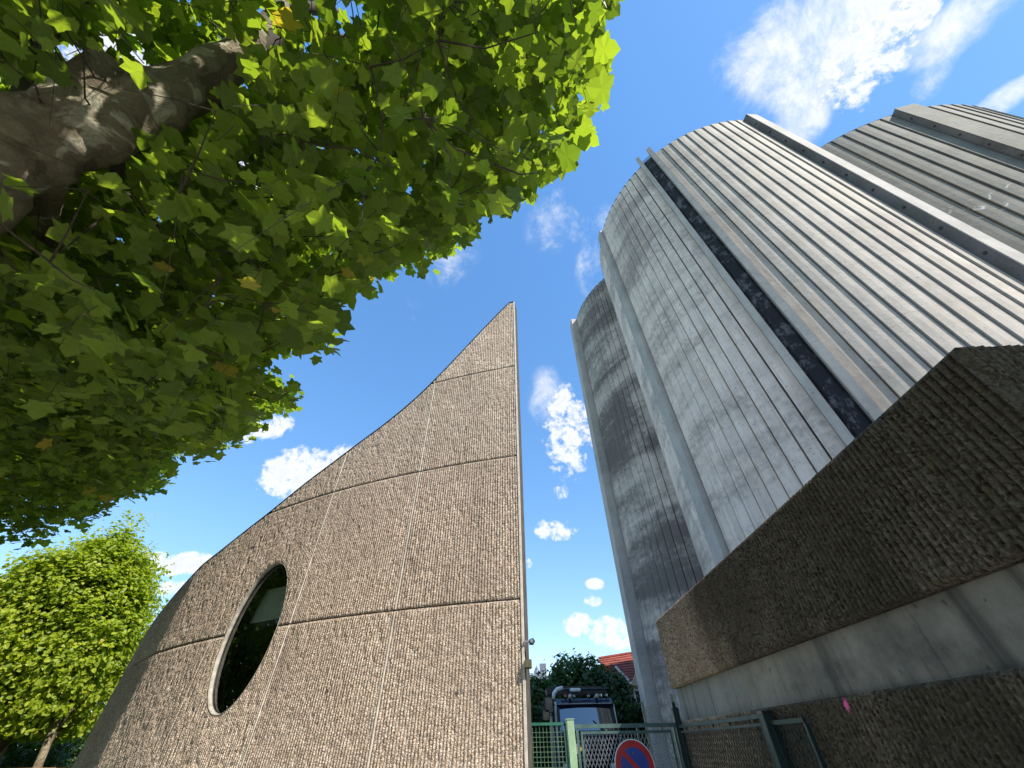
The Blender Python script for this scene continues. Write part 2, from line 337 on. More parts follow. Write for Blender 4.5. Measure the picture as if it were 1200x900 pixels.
M['navy'] = plain('navy_vehicle_paint', (.007, .008, .018), .14, .1, var=.1)
M['black'] = plain('black_plastic', (.012, .012, .014), .45)
M['chrome'] = plain('chrome', (.62, .62, .6), .15, 1.0, var=.1)
M['bright'] = plain('brushed_steel', (.55, .53, .5), .5, .3)
M['orange'] = plain('orange_lens', (.55, .16, .03), .3)
M['tyre'] = plain('tyre_rubber', (.02, .02, .02), .85)
M['wood'] = plain('warm_fence_wood', (.30, .15, .045), .75, var=.35, nscale=3, bmp=.3)
M['pink'] = plain('pink_paint', (.80, .10, .35), .6)
M['metal'] = plain('galvanised_steel', (.28, .29, .30), .4, .8)
m, b_, p_, o_ = newmat('window_glass'); p_.inputs['Base Color'].default_value = (.02, .03, .03, 1); p_.inputs['Roughness'].default_value = .02; p_.inputs['Specular IOR Level'].default_value = .6
tr = b_.n('ShaderNodeBsdfTransparent'); tr.inputs[0].default_value = (.82, .92, .87, 1); mx = b_.n('ShaderNodeMixShader'); mx.inputs[0].default_value = .62
gl = b_.n('ShaderNodeBsdfGlossy'); gl.inputs['Roughness'].default_value = .01; fr = b_.n('ShaderNodeFresnel'); fr.inputs[0].default_value = 1.5
b_.put(mx.inputs[0], b_.math('ADD', fr.outputs[0], .13)); b_.put(mx.inputs[1], tr); b_.put(mx.inputs[2], gl); b_.put(o_.inputs[0], mx); M['glass'] = m
m, b_, p_, o_ = newmat('windscreen_glass'); p_.inputs['Base Color'].default_value = (.01, .012, .015, 1); p_.inputs['Roughness'].default_value = .03; p_.inputs['Specular IOR Level'].default_value = 1.0; p_.inputs['Coat Weight'].default_value = 1; p_.inputs['Coat IOR'].default_value = 2.2; M['screen'] = m

# ------------------------------------------------------------------ ground
tag(MB().box(-1500, 1500, -1500, 1500, -.5, 0).build('ground', M['grass']), kind='structure')
tag(MB().box(-40, 30, -14, -3.5, -.2, .004).build('road', M['stone']), kind='structure')
tag(MB().box(-40, 30, -3.5, 7.0, -.2, .12).build('pavement', M['paving']), kind='structure')
tag(MB().box(.1, 12, 7.0, 45, -.2, .116).build('yard', M['stone']), kind='structure')

# ------------------------------------------------------------------ curved ribbed wall (left)
cub = [-9.77834212e-04, 2.59707235e-02, -2.21810579e-01, 6.03848578e+00]
px = np.linspace(.105, -7.57, 3000); py = np.polyval(cub, px)
ps = np.r_[0, np.cumsum(np.hypot(np.diff(px), np.diff(py)))]; S0 = ps[-1]
t = np.arange(1, 1000)*.01; th = np.where(t < 4.6, 42.5+1.45*t, 49.2+(t-4.6)*20); th = np.radians(th)
px = np.r_[px, px[-1]-np.cumsum(np.cos(th)*.01)]; py = np.r_[py, py[-1]+np.cumsum(np.sin(th)*.01)]; ps = np.r_[ps, S0+t]
tx = np.gradient(px, ps); ty = np.gradient(py, ps); ln_ = np.hypot(tx, ty); nx_, ny_ = ty/ln_, -tx/ln_
flip = np.where(nx_*(-px)+ny_*(-py) < 0, -1, 1); flip[:] = flip[0]; nx_ *= flip; ny_ *= flip       # normals face the street
def planL(s): return np.interp(s, ps, px), np.interp(s, ps, py), np.interp(s, ps, nx_), np.interp(s, ps, ny_)
topS = [0, .15, 2.01, 2.85, 4.08, 4.91, 5.41, 6.03, 7.12, 7.35, 8.55, 9.9, 11.2, 13.2, 18.6]
topZ = [10.41, 10.42, 7.95, 7.15, 6.47, 6.06, 5.86, 5.52, 5.20, 5.10, 4.86, 4.60, 4.38, 4.05, 3.9]
_k = np.linspace(0, 18.6, 400); _z = np.interp(_k, topS, topZ); ker = np.ones(25)/25
_zs = np.convolve(np.pad(_z, 12, 'edge'), ker, 'valid'); _zs = np.where(_k < .9, _z, _zs)
def topL(s): return np.interp(s, _k, _zs)
RIB = .045
def ribheight(s, z, seed, amp, soft=1.):
    w = np.abs(np.sin(math.pi*s/RIB))**.8
    ri = np.floor(s/RIB)*7.31
    chip = vn(ri, z/.10, seed); chip2 = vn(s/.02, z/.028, seed+3); chip3 = vn(ri+3.7, z/.035, seed+7); big = vn(s/.5, z/.7, seed+5)
    soft = .45 if seed > 30 and seed < 40 and amp > .03 else 1.
    k = np.clip(1.15-soft*(1.5*np.clip(chip-.55, 0, 1)+.7*np.clip(chip3-.5, 0, 1))-.25*chip2, .08, 1.15)
    return amp*w*k*(1.12-.35*big)+.005*(chip2-.5)
def rib_panel(name, plan, s0, s1, zb, zt, mat, parent, ds=.009, dz=.028, seed=1, amp=.017, hole=None):
    ns = max(2, int((s1-s0)/ds)); s = np.linspace(s0, s1, ns+1)
    b0 = zb(s); t0 = zt(s); hmax = float((t0-b0).max()); nz = max(2, int(hmax/dz)); tt = np.linspace(0, 1, nz+1)
    SS = np.repeat(s[:, None], nz+1, 1); ZZ = b0[:, None]+(t0-b0)[:, None]*tt[None]
    hh = ribheight(SS, ZZ, seed, amp)
    e = np.minimum(np.minimum(SS-s0, s1-SS), np.minimum(ZZ-b0[:, None], t0[:, None]-ZZ)); hh = hh*np.clip(e/.02, 0, 1)
    if hole:
        hc, hz, ra, rb = hole; q = np.sqrt(((SS-hc)/ra)**2+((ZZ-hz)/rb)**2)
        near = (q > .93) & (q < 1.03); k = np.where(near, 1/q, 1.); SS = hc+(SS-hc)*k; ZZ = hz+(ZZ-hz)*k; hh = np.where(near, .006, hh)
    X, Y, NX, NY = plan(SS); V = np.stack([X+NX*hh, Y+NY*hh, ZZ], -1).reshape(-1, 3)
    i, j = np.meshgrid(np.arange(ns), np.arange(nz), indexing='ij'); a = i*(nz+1)+j
    F = np.stack([a, a+nz+1, a+nz+2, a+1], -1).reshape(-1, 4)
    keep = (t0-b0)[i.ravel()] > .004
    if hole:
        qc = np.sqrt(((SS-hc)/ra)**2+((ZZ-hz)/rb)**2).reshape(-1); keep &= ~((qc[F] < 1.005).all(1) & (qc[F].mean(1) < .9999))
    # return edges, set back into the joint
    idx = np.arange((ns+1)*(nz+1)).reshape(ns+1, nz+1); ring = np.r_[idx[:, 0], idx[-1, 1:], idx[::-1, -1][1:], idx[0, ::-1][1:-1]]
    sr, zr = SS.reshape(-1)[ring], ZZ.reshape(-1)[ring]; X, Y, NX, NY = plan(sr); B = np.stack([X-NX*.05, Y-NY*.05, zr], -1); n0 = len(V)
    V = np.r_[V, B]; L = len(ring); r = np.arange(L); FR = np.stack([ring, n0+r, n0+(r+1) % L, ring[(r+1) % L]], -1)
    if hole:
        qr = np.sqrt(((sr-hc)/ra)**2+((zr-hz)/rb)**2); FR = FR[~((qr < 1.002) & (np.roll(qr, -1) < 1.002))]
    F = np.r_[F[keep], FR]
    return mesh_np(name, V, F, mat, parent)
wall = empty('curved_concrete_wall', (0.1, 6, 0), 'tall brown ribbed concrete wall sweeping up to a sharp point, with an oval window', 'wall')
def W_(o):
    o.matrix_parent_inverse = Matrix.Translation((-.1, -6, 0)); return o
HOLE = (5.05, 3.125, .70, 1.12)
JS = [0.0, 2.0, 4.07, 6.15, 8.55, 11.15, 14.0]; JZ = [.12, .73, 3.12, 5.50, 7.89, 10.45]; G = .011
sd = 1
for i in range(len(JS)-1):
    a, c_ = JS[i]+(G if i else .03), JS[i+1]-G
    for j in range(len(JZ)-1):
        z0, z1 = JZ[j]+G*.9, JZ[j+1]-G*.9; sa, sc = a, c_
        ss = np.linspace(a, c_, 400); ok = topL(ss)-.01 > z0+.03
        if not ok.any(): continue
        sc = ss[ok].max(); sa = ss[ok].min(); sd += 1
        if i >= 5: cds, cdz = .022, .06
        elif i == 4: cds, cdz = .015, .04
        else: cds, cdz = .009, .026
        if j == 0: cdz = .08
        hole = HOLE if (i == 2 and j in (1, 2)) else None
        W_(rib_panel('concrete_panel', planL, sa, sc, lambda s, z0=z0: np.full_like(s, z0), lambda s, z1=z1, z0=z0: np.maximum(np.minimum(z1, topL(s)-.01), z0+.002), M['agg'], wall, cds, cdz, sd, .018 if i < 2 else .021, hole))
# solid wall body behind the panels
def ribbon(name, s, off0, off1, zb, zt, mat, hole=None):
    X, Y, NX, NY = planL(s); v = []
    for o in (off0, off1):
        v.append(np.stack([X+NX*o, Y+NY*o, zb], -1)); v.append(np.stack([X+NX*o, Y+NY*o, zt], -1))
    n = len(s); V = np.concatenate(v); k = np.arange(n-1)
    F = []
    for p, q in ((0, 1), (1, 3), (3, 2), (2, 0)): F.append(np.stack([p*n+k, p*n+k+1, q*n+k+1, q*n+k], -1))
    F.append(np.array([[0, n, 3*n, 2*n], [n-1, 2*n-1, 4*n-1, 3*n-1]]))
    return W_(mesh_np(name, V, np.concatenate(F), mat, wall))
sA = np.arange(0, HOLE[0]-HOLE[2]-.0001, .1); sA = np.r_[sA, HOLE[0]-HOLE[2]-.01]; sB = np.r_[HOLE[0]+HOLE[2]+.01, np.arange(HOLE[0]+HOLE[2]+.1, 18.5, .1)]
for sg in (sA, sB): ribbon('wall_core', sg, -.012, -.30, np.zeros_like(sg), topL(sg)-.03, M['darkjoint'])
sM = np.linspace(sA[-1]+.002, sB[0]-.002, 24); q_ = np.sqrt(np.clip(1-((sM-HOLE[0])/(HOLE[2]+.012))**2, 0, 1))*(HOLE[3]+.012)
ribbon('wall_core', sM, -.012, -.30, np.zeros_like(sM), HOLE[1]-q_, M['darkjoint'])
ribbon('wall_core', sM, -.012, -.30, HOLE[1]+q_, topL(sM)-.03, M['darkjoint'])
sC = np.arange(0.12, 18.4, .12); W_(ribbon('coping', sC, .018, -.33, topL(sC)-.008, topL(sC)+.022, M['coping']))
sE = np.linspace(-.0, .03, 3); ribbon('corner_strip', sE, .022, -.012, np.full(3, .12), np.full(3, 10.41), M['mortar'])
ribbon('tip_cap', np.linspace(0, .16, 4), .02, -.3, np.full(4, 10.405), np.full(4, 10.43), M['coping'])
for s0 in JS[1:-1]:
    for j in range(len(JZ)-1):
        z0, z1 = JZ[j]+.014, min(JZ[j+1]-.014, float(topL(s0))-.02)
        if z1-z0 < .1: continue
        ww = .009 if s0 < 5 else .005; hh_ = .017 if s0 < 5 else .008
        W_(ribbon('joint_strip', np.array([s0-ww, s0+ww]), hh_, -.011, np.full(2, z0), np.full(2, z1), M['mortar']))
# lifting holes
for (s0, z0) in ((1.1, 6.3), (.45, 4.6), (3.1, 4.6), (3.3, 4.75), (2.9, 2.2), (.9, 2.1), (1.55, 2.6)):
    X, Y, NX, NY = [float(a) for a in planL(s0)]
    W_(MB().tube([(X-NX*.01, Y-NY*.01, z0), (X+NX*.014, Y+NY*.014, z0)], .022, 8).build('hole_plug', M['darkjoint'], wall))
# oval window
aa = np.linspace(0, 2*math.pi, 72, endpoint=False)
def oval(ra, rb, off):
    s = HOLE[0]+np.cos(aa)*ra; X, Y, NX, NY = planL(s); return np.stack([X+NX*off, Y+NY*off, HOLE[1]+np.sin(aa)*rb], -1)
rings = [oval(.70, 1.12, .012), oval(.695, 1.115, .012), oval(.675, 1.095, -.06), oval(.70, 1.12, -.06)]
V = np.concatenate(rings); n = 72; k = np.arange(n); F = np.concatenate([np.stack([r*n+k, r*n+(k+1) % n, ((r+1) % 4)*n+(k+1) % n, ((r+1) % 4)*n+k], -1) for r in range(4)])
win = W_(mesh_np('window_surround', V, F, M['surround'], wall, True))
rings = [oval(.685, 1.105, -.05), oval(.668, 1.088, -.05), oval(.668, 1.088, -.08), oval(.685, 1.105, -.08)]
W_(mesh_np('window_frame', np.concatenate(rings), F, M['coping'], wall))
g = oval(.68, 1.10, -.065); X, Y, NX, NY = [float(a) for a in planL(HOLE[0])]
W_(mesh_np('window_pane', np.r_[g, [[X-NX*.065, Y-NY*.065, HOLE[1]]]], np.stack([(k+1) % n, k, np.full(n, n)], -1), M['glass'], wall))
# dim room behind the window with a pale concrete beam
Mw = Matrix.Translation((X, Y, 0)) @ Matrix.Rotation(math.atan2(NY, NX)+math.pi/2, 4, 'Z')
rm = MB(); rm.box(-2.0, 2.0, 3.2, 3.3, .2, 4.7, Mw); rm.box(-2.1, -2.0, .45, 3.3, .2, 4.7, Mw); rm.box(2.0, 2.1, .45, 3.3, .2, 4.7, Mw); rm.box(-2.1, 2.1, .45, 3.3, 4.7, 4.8, Mw); rm.box(-2.1, 2.1, .45, 3.3, .1, .2, Mw)
W_(rm.build('inner_room', plain('inner_wall_paint', (.22, .32, .29), .8), wall))
W_(MB().box(-1.6, 1.6, .36, .7, 3.36, 3.92, Mw).build('concrete_beam', M['white'], wall))
for k_ in range(3): W_(MB().box(-.5+k_*.5, -.44+k_*.5, .8, .86, 4.02, 4.68, Mw).build('ceiling_batten', M['metal'], wall))

# lamp and box fixed to the wall end
lamp = empty('wall_floodlight', (.12, 5.98, 2.6), 'small dark floodlight on a bracket off the edge of the pointed wall', 'lamp')
MB().box(-.02, .06, -.015, .015, -.01, .012).build('bracket', M['metal'], lamp)
MB().prism([(.045, -.03), (.1, -.035), (.125, 0), (.1, .035), (.05, .02)], -.04, .03, 'y').build('lamp_head', M['black'], lamp)
MB().tube([(.08, -.042, 0), (.08, -.05, 0)], .022, 8).build('lens', M['metal'], lamp)
jb = empty('junction_box', (.12, 5.98, 2.36), 'small olive junction box low on the edge of the pointed wall', 'box')
MB().box(-.02, .07, -.05, .05, -.045, .045).build('box_body', plain('olive_plastic', (.05, .045, .02), .6), jb, bevel=.005)
MB().box(-.015, .065, -.058, -.051, -.04, .04).build('lid', plain('olive_lid', (.07, .06, .03), .6), jb)

# ------------------------------------------------------------------ low ribbed building (right)
low = empty('ribbed_concrete_building', (2.27, 1.31, 0), 'low brown ribbed concrete block with a recessed smooth band, dark and mossy near the corner, bounced light coloured into its far end', 'building')
def L_(o):
    o.matrix_parent_inverse = Matrix.Translation((-2.27, -1.31, 0)); return o
XW, Y0, Y1, X1 = 2.265, 1.31, 7.11, 8.0
def planS(s): s = np.asarray(s); return np.full_like(s, XW), s*1., np.full_like(s, -1.), np.zeros_like(s)
def planF(s): s = np.asarray(s); return s*1., np.full_like(s, Y0), np.zeros_like(s), np.full_like(s, -1.)
cst = lambda z: (lambda s: np.full_like(s, z))
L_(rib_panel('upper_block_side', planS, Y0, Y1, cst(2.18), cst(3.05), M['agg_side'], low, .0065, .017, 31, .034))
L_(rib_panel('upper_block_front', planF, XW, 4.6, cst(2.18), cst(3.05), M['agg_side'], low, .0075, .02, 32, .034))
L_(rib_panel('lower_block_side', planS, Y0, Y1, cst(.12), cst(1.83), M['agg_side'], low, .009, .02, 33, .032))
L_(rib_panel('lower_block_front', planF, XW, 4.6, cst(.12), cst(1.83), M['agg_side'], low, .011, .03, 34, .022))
L_(MB().box(XW+.004, X1, Y0+.004, Y1, 2.183, 3.045).build('upper_block', M['darkjoint'], low))
L_(MB().box(XW+.05, X1-.1, Y0+.05, Y1-.002, 1.825, 2.185).build('smooth_band', M['smooth'], low))
L_(MB().box(XW+.004, X1, Y0+.004, Y1-.001, .1, 1.826).build('lower_block', M['darkjoint'], low))
L_(MB().box(XW+.10, X1-.2, Y0+.1, Y1-.1, 3.04, 3.07).build('roof', M['stone'], low))
# pink paint splat
pk = at(986, 827, 3.4); sp_ = []
for i in range(18):
    a = i*math.pi/9; r = .018 if i % 2 else .036+.008*math.sin(i*2.3); sp_.append((3.41+r*math.cos(a), 1.775+r*1.1*math.sin(a)))
spl = MB().prism(sp_, XW-.030, XW-.026, 'x').build('paint_splat', M['pink']); tag(spl, 'pink paint splat on the dark ribbed wall right of the gate', 'paint splat')

# ------------------------------------------------------------------ silos
H = 26.6
def silo(name, label, c, Rr, strips, mats, pils, slot=None):
    root = empty(name, (c[0], c[1], 0), label, 'silo', 'ribbed concrete silos')
    n = 96; MB().prism([((Rr-.12)*math.cos(2*math.pi*i/n), (Rr-.12)*math.sin(2*math.pi*i/n)) for i in range(n)], 0, H-.25).build('silo_core', M['groove'], root)
    def P(a, r): return (r*math.cos(R(a)), r*math.sin(R(a)))
    cache = {}
    for (a0, a1, nst, mk, step) in strips:
        da = (a1-a0)/nst; g = (.055 if step < .05 else .03)/Rr*57.3
        key = (round(da, 3), mk, step)
        for i in range(nst):
            if key in cache:
                o = bpy.data.objects.new('concrete_strip', cache[key]); link(o, root)
            else:
                nz = 12; mb = MB()
                for zi in range(nz):
                    pass
                mb.prism([P(g, Rr+step), P(da*.5, Rr+step*.5+.012), P(da, Rr), P(da, Rr-.2), P(g, Rr-.2)], 0, H)
                o = mb.build('concrete_strip', mats[mk], root, bevel=.006); cache[key] = o.data
            o.rotation_euler.z = R(a0+i*da)
    MB().prism([P(a, Rr+.02) for a in np.linspace(0, 360, 97)[:-1]], H-.01, H+.06).build('roof_slab', M['groove'], root)
    for (a, wd, pr, hh, mk, bolts) in pils:
        Mt = Matrix.Rotation(R(a), 4, 'Z')
        o = MB().box(Rr-.15, Rr+pr, -wd/2, wd/2, 0, H+hh, Mt).build('pilaster', mats[mk], root, bevel=.012)
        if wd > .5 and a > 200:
            MB().box(Rr+pr+.002, Rr+pr+.035, -wd/2+.004, wd/2-.004, 0, H+hh-.01, Mt).build('pilaster_face', M['pil_sunlit'] if mk == 'p' else mats[mk], o)  # thin slab added to carry the sunlit front's colour
            o.data.materials[0] = M['pil_shaded']  # shaft recoloured dark to stand for its shaded sides
        for z in bolts:
            MB().tube([Mt @ Vector((Rr+pr*.5, -wd/2-.035, z)), Mt @ Vector((Rr+pr*.5, -wd/2+.01, z))], .045, 10).build('anchor_bolt', M['groove'], o)
    if slot:
        MB().prism([P(a, r) for a, r in [(slot[0], Rr-.05)]+[(slot[0]+(slot[1]-slot[0])*i/6, Rr+.03) for i in range(1, 6)]+[(slot[1], Rr-.05)]+[(slot[1], Rr-.3), (slot[0], Rr-.3)]], 0, H-.1).build('slot_panel', M['peel'], root)
        rl = MB()
        for z in (H+.1, H+.25, H+.4): rl.bar((*P(slot[0], Rr), z), (*P(slot[1], Rr), z), .025)
        rl.build('railing', M['metal'], root)
    return root, P
mm = dict(l=M['silo_lit'], g=M['silo_shaded'], d=M['silo_dark'], v=M['silo_green'], p=M['pilaster'])
bl = [2+1.55*i for i in range(16)]
silo('concrete_silo', 'middle concrete silo with a dark peeling vertical slot between two fins', (12.95, 12.11), 6.69,
     [(140, 179.6, 10, 'g', .03), (184.9, 221.3, 10, 'g', .045), (229.6, 271.0, 11, 'l', .052), (276.5, 330, 13, 'l', .065)], mm,
     [(182.25, .62, .22, 0.05, 'p', bl), (222.4, .22, .30, .75, 'p', []), (228.5, .24, .30, .75, 'p', []), (273.9, .62, .27, .05, 'p', bl)], (223.3, 227.5))
silo('concrete_silo', 'leftmost concrete silo, blackened with soot, partly behind the middle one', (11.8, 19.5), 6.5,
     [(120, 179.5, 14, 'd', .03), (186.5, 240, 15, 'd', .035)], mm, [(182.6, .72, .44, 0.05, 'p', bl)])
silo('concrete_silo', 'right grey green concrete silo with white marks, at the right edge of the photo', (24.16, 14.94), 10.08,
     [(200, 253.0, 16, 'v', .045), (259.6, 310, 15, 'v', .045)], mm, [(256.0, .95, .26, .05, 'v', bl)])
asd = empty('rooftop_antenna', (6.75, 15.95, H+.06), 'tiny white fitting on the roof edge of the leftmost silo', 'antenna')
MB().tube([(0, 0, 0), (0, 0, .35)], .03, 6).build('mast', M['white'], asd); MB().box(-.12, .12, -.05, .05, .3, .45).build('head', M['white'], asd)

# ------------------------------------------------------------------ leaves
def outline(big):
    if big:
        h = [(.10, -.06), (.22, -.05), (.34, -.10), (.48, -.06), (.40, .04), (.42, .12), (.43, .20), (.52, .27), (.60, .30), (.74, .46), (.60, .46), (.52, .53), (.42, .50), (.37, .52), (.33, .62), (.35, .72), (.20, .78), (.14, .88)]
    else:
        h = [(.20, -.06), (.46, -.06), (.42, .19), (.72, .44), (.52, .52), (.36, .55), (.32, .74)]
    p = [(0., 0.)]+h+[(0., 1.)]+[(-x, y) for x, y in reversed(h)]
    return np.array(p)
def leafshape(big):
    o = outline(big); c = np.array([[0, .32]]); P = np.r_[o, c]; n = len(o)
    z = -.22*(P[:, 1]-.2)**2+.16*np.abs(P[:, 0])-.30*P[:, 0]**2; z[-1] -= .03
    V = np.c_[P, z]; k = np.arange(n); F = np.stack([k, (k+1) % n, np.full(n, n)], -1)
    return V, F, P
def leaves_mesh(name, pos, nrm, ang, size, mat, parent, big=False, shape=None):
    V0, F0, UV0 = shape or leafshape(big); n = len(pos); nrm = nrm/np.linalg.norm(nrm, axis=1, keepdims=True)
    ref = np.where(np.abs(nrm[:, 2:3]) < .95, np.array([[0, 0, 1.]]), np.array([[1., 0, 0]])); a = np.cross(ref, nrm); a /= np.linalg.norm(a, axis=1, keepdims=True); c = np.cross(nrm, a)
    X = a*np.cos(ang)[:, None]+c*np.sin(ang)[:, None]; Y = np.cross(nrm, X)
    V = pos[:, None]+(V0[None, :, 0:1]*X[:, None]+V0[None, :, 1:2]*Y[:, None]+V0[None, :, 2:3]*nrm[:, None])*size[:, None, None]
    F = F0[None]+(np.arange(n)*len(V0))[:, None, None]
    return mesh_np(name, V.reshape(-1, 3), F.reshape(-1, F0.shape[1]), mat, parent, False, np.tile(UV0, (n, 1)))
def inpoly(u, v, poly):
    c = np.zeros(len(u), bool); n = len(poly)
    for i in range(n):
        x1, y1 = poly[i]; x2, y2 = poly[(i+1) % n]
        k = ((y1 > v) != (y2 > v)) & (u < (x2-x1)*(v-y1)/(y2-y1+1e-9)+x1); c ^= k
    return c

# ------------------------------------------------------------------ plane tree overhead
tree = empty('plane_tree', (-3.7, .55, 0), 'big plane tree with a thick mottled limb and broad lobed leaves hanging overhead', 'tree')
def T_(o): o.matrix_parent_inverse = Matrix.Translation((3.7, -.55, 0)); return o
def pt(u, v, dep):
    d = Vector(((u-600)/FPX, (450-v)/FPX, 1))*dep; return Vector(ray(u, v))*dep+Vector((0, 0, CAMZ))
limb = [Vector((-3.62, .58, 2.7)), pt(-130, 250, 1.9), pt(-20, 190, 2.0), pt(60, 160, 2.15), pt(140, 138, 2.35), pt(215, 105, 2.6), pt(285, 62, 2.95), pt(330, 10, 3.5), pt(360, -60, 4.3)]
lrad = [.32, .27, .215, .20, .185, .155, .12, .08, .05]
def smoothpath(P, rd, k=5):
    out = []; ro = []
    for i in range(len(P)-1):
        p0, p1, p2, p3 = P[max(i-1, 0)], P[i], P[i+1], P[min(i+2, len(P)-1)]
        for j in range(k):
            t = j/k; out.append(.5*((2*p1)+(-p0+p2)*t+(2*p0-5*p1+4*p2-p3)*t*t+(-p0+3*p1-3*p2+p3)*t**3)); ro.append(rd[i]*(1-t)+rd[i+1]*t)
    return out+[P[-1]], ro+[rd[-1]]
sp1, sr1 = smoothpath(limb, lrad, 8)
sr1 = [r*(1+.035*math.sin(i*.9)+.02*math.sin(i*2.1)) for i, r in enumerate(sr1)]
T_(MB().tube(sp1, sr1, 22, jit=.06).build('limb', M['bark'], tree, True))
tp, tr_ = smoothpath([Vector((-3.75, .5, -.1)), Vector((-3.7, .55, .5)), Vector((-3.66, .56, 1.6)), Vector((-3.62, .58, 2.8)), Vector((-4.0, .8, 4.4)), Vector((-4.5, 1.3, 6.5)), Vector((-5, 2, 9))], [.55, .42, .38, .36, .25, .17, .07], 6)
T_(MB().tube(tp, tr_, 20, jit=.05).build('trunk', M['bark'], tree, True))
# sawn stub and burrs on the limb
b0, b1 = pt(70, 145, 2.15), pt(126, 74, 2.32)
q, rq = smoothpath([b0, b0.lerp(b1, .6), b1], [.17, .12, .085], 5); stub = T_(MB().tube(q, rq, 14, jit=.05).build('cut_stub', M['bark'], tree, True))
dd = (q[-1]-q[-2]).normalized(); T_(MB().tube([q[-1]-dd*.004, q[-1]+dd*.006], .074, 14).build('sawn_end', M['heartwood'], tree))
for (u, v, dep, r) in ((178, 158, 2.42, .05),):
    c0 = pt(u, v, dep+.10); th = np.linspace(0, math.pi, 9); mb = MB()
    dn = (Vector((0, 0, CAMZ))-c0).normalized(); mb.tube([c0+dn*(-math.cos(a)*r*.6) for a in th[1:-1]], [math.sin(a)*r for a in th[1:-1]], 12, jit=.12); T_(mb.build('burr', M['bark'], tree, True))
forks = []
for (P, rr_) in (([pt(215, 105, 2.6), pt(270, 130, 3.0), pt(330, 170, 3.6), pt(400, 230, 4.6)], [.09, .05, .035, .015]),
                 ([pt(285, 62, 2.95), pt(360, 40, 3.4), pt(450, 60, 3.9), pt(560, 90, 4.4), pt(640, 110, 4.6)], [.08, .05, .035, .025, .01]),
                 ([pt(140, 150, 2.4), pt(140, 210, 2.9), pt(180, 260, 3.6), pt(260, 330, 5.0), pt(330, 380, 6.2)], [.06, .04, .035, .025, .01]),
                 ([pt(60, 200, 2.3), pt(50, 300, 3.2), pt(90, 380, 4.6), pt(160, 470, 6.4), pt(230, 500, 7.4)], [.09, .07, .05, .03, .012]),
                 ([pt(-20, 220, 2.2), pt(-30, 380, 4.0), pt(20, 500, 6.5), pt(60, 580, 8.4)], [.12, .09, .06, .02]),
                 ([pt(330, 10, 3.5), pt(400, 20, 4.0), pt(430, 90, 4.5), pt(470, 180, 5.2)], [.06, .045, .03, .012]),
                 ([pt(20, 150, 2.1), pt(35, 80, 2.8), pt(60, 20, 3.5), pt(100, -40, 4.4)], [.07, .04, .03, .02]),
                 ([pt(360, -60, 4.3), pt(460, -40, 4.6), pt(540, 30, 4.8), pt(620, 40, 5.0), pt(680, 30, 5.2)], [.06, .045, .03, .02, .008])):
    q, rq = smoothpath(P, rr_, 6); forks.append(q); T_(MB().tube(q, rq, 8, jit=.05).build('branch', M['bark' if rr_[0] > .085 else 'twig'], tree, True))
nodes = [p for f in forks for p in f]+[p for p in sp1[8:]]+tp[-18:]
poly = [(-400, 640), (0, 640), (60, 622), (110, 606), (128, 585), (150, 578), (195, 566), (188, 545), (215, 522), (262, 520), (285, 502), (350, 468), (345, 458), (318, 446), (308, 424), (320, 400), (352, 398), (362, 410), (392, 404), (388, 375), (392, 345), (420, 335), (440, 322), (470, 305), (500, 312), (512, 292), (545, 282), (548, 262), (580, 236), (622, 232), (632, 210), (648, 190), (668, 182), (668, 150), (685, 128), (712, 100), (704, 80), (714, 60), (700, 38), (718, 12), (724, -60), (900, -400), (-400, -400)]
n0 = 60000
cx = RNG.uniform(-13.5, 1.4, n0); cy = RNG.uniform(-4.5, 12.5, n0); cz = RNG.uniform(3.2, 10.5, n0)
d_ = np.hypot(cx+1.6, cy-.8); zmin = 3.25+.30*np.clip(d_-.6, 0, 3)+.12*np.clip(d_-3.6, 0, 20)
far_ = np.hypot(cx+4.4, cy-2.6)
lump = 1+.35*(vn(cx*.9, cy*.9+cz*.7, 5)-.5)*2
ok = (cz > zmin) & (cz < zmin+2.7*lump) & (far_ < 9.8)
C0 = np.stack([cx, cy, cz], -1)[ok]
u, v, dep = proj(C0); infr = (dep > .3) & (u > -60) & (u < 1260) & (v > -60) & (v < 960)
keep = np.where(infr, inpoly(u, v, poly), (C0[:, 0] < .6) & (RNG.random(len(C0)) < .45) & ~((u > 700) & (dep > .2)))
keep &= ~(infr & (dep < 1.7))
lp = np.array([tuple(p) for p in sp1]); lu, lv, ld = proj(lp); lr = np.array(sr1)*FPX/ld
for k in range(len(lp)):
    if ld[k] > .4: keep &= ~(infr & (np.hypot(u-lu[k], v-lv[k]) < lr[k]*1.35) & (dep < ld[k]+.15))
C0 = C0[keep]; C0 = C0[:11000]
print('twigs', len(C0))
NP = np.array([tuple(p) for p in nodes])
tw = MB(); LP, LN, LA, LS = [], [], [], []
extra = []
order = np.argsort([np.min(np.linalg.norm(NP-c, axis=1)) for c in C0])
allN = [tuple(p) for p in nodes]
NPa = np.array(allN)
TV, TF = [], []
def tritube(P, r0, r1):
    k = sum(len(x) for x in TV); P = np.array(P); n = len(P); d = P[-1]-P[0]; d /= np.linalg.norm(d)+1e-9
    a = np.cross(d, [0.3, .5, .8]); a /= np.linalg.norm(a); c = np.cross(d, a); rr = np.linspace(r0, r1, n)
    vs = [P+(a*math.cos(t)+c*math.sin(t))*rr[:, None] for t in (0, 2.09, 4.19)]; TV.append(np.stack(vs, 1).reshape(-1, 3))
    for i in range(n-1):
        for j in range(3): TF.append((k+i*3+j, k+i*3+(j+1) % 3, k+i*3+3+(j+1) % 3, k+i*3+3+j))
cnt = 0
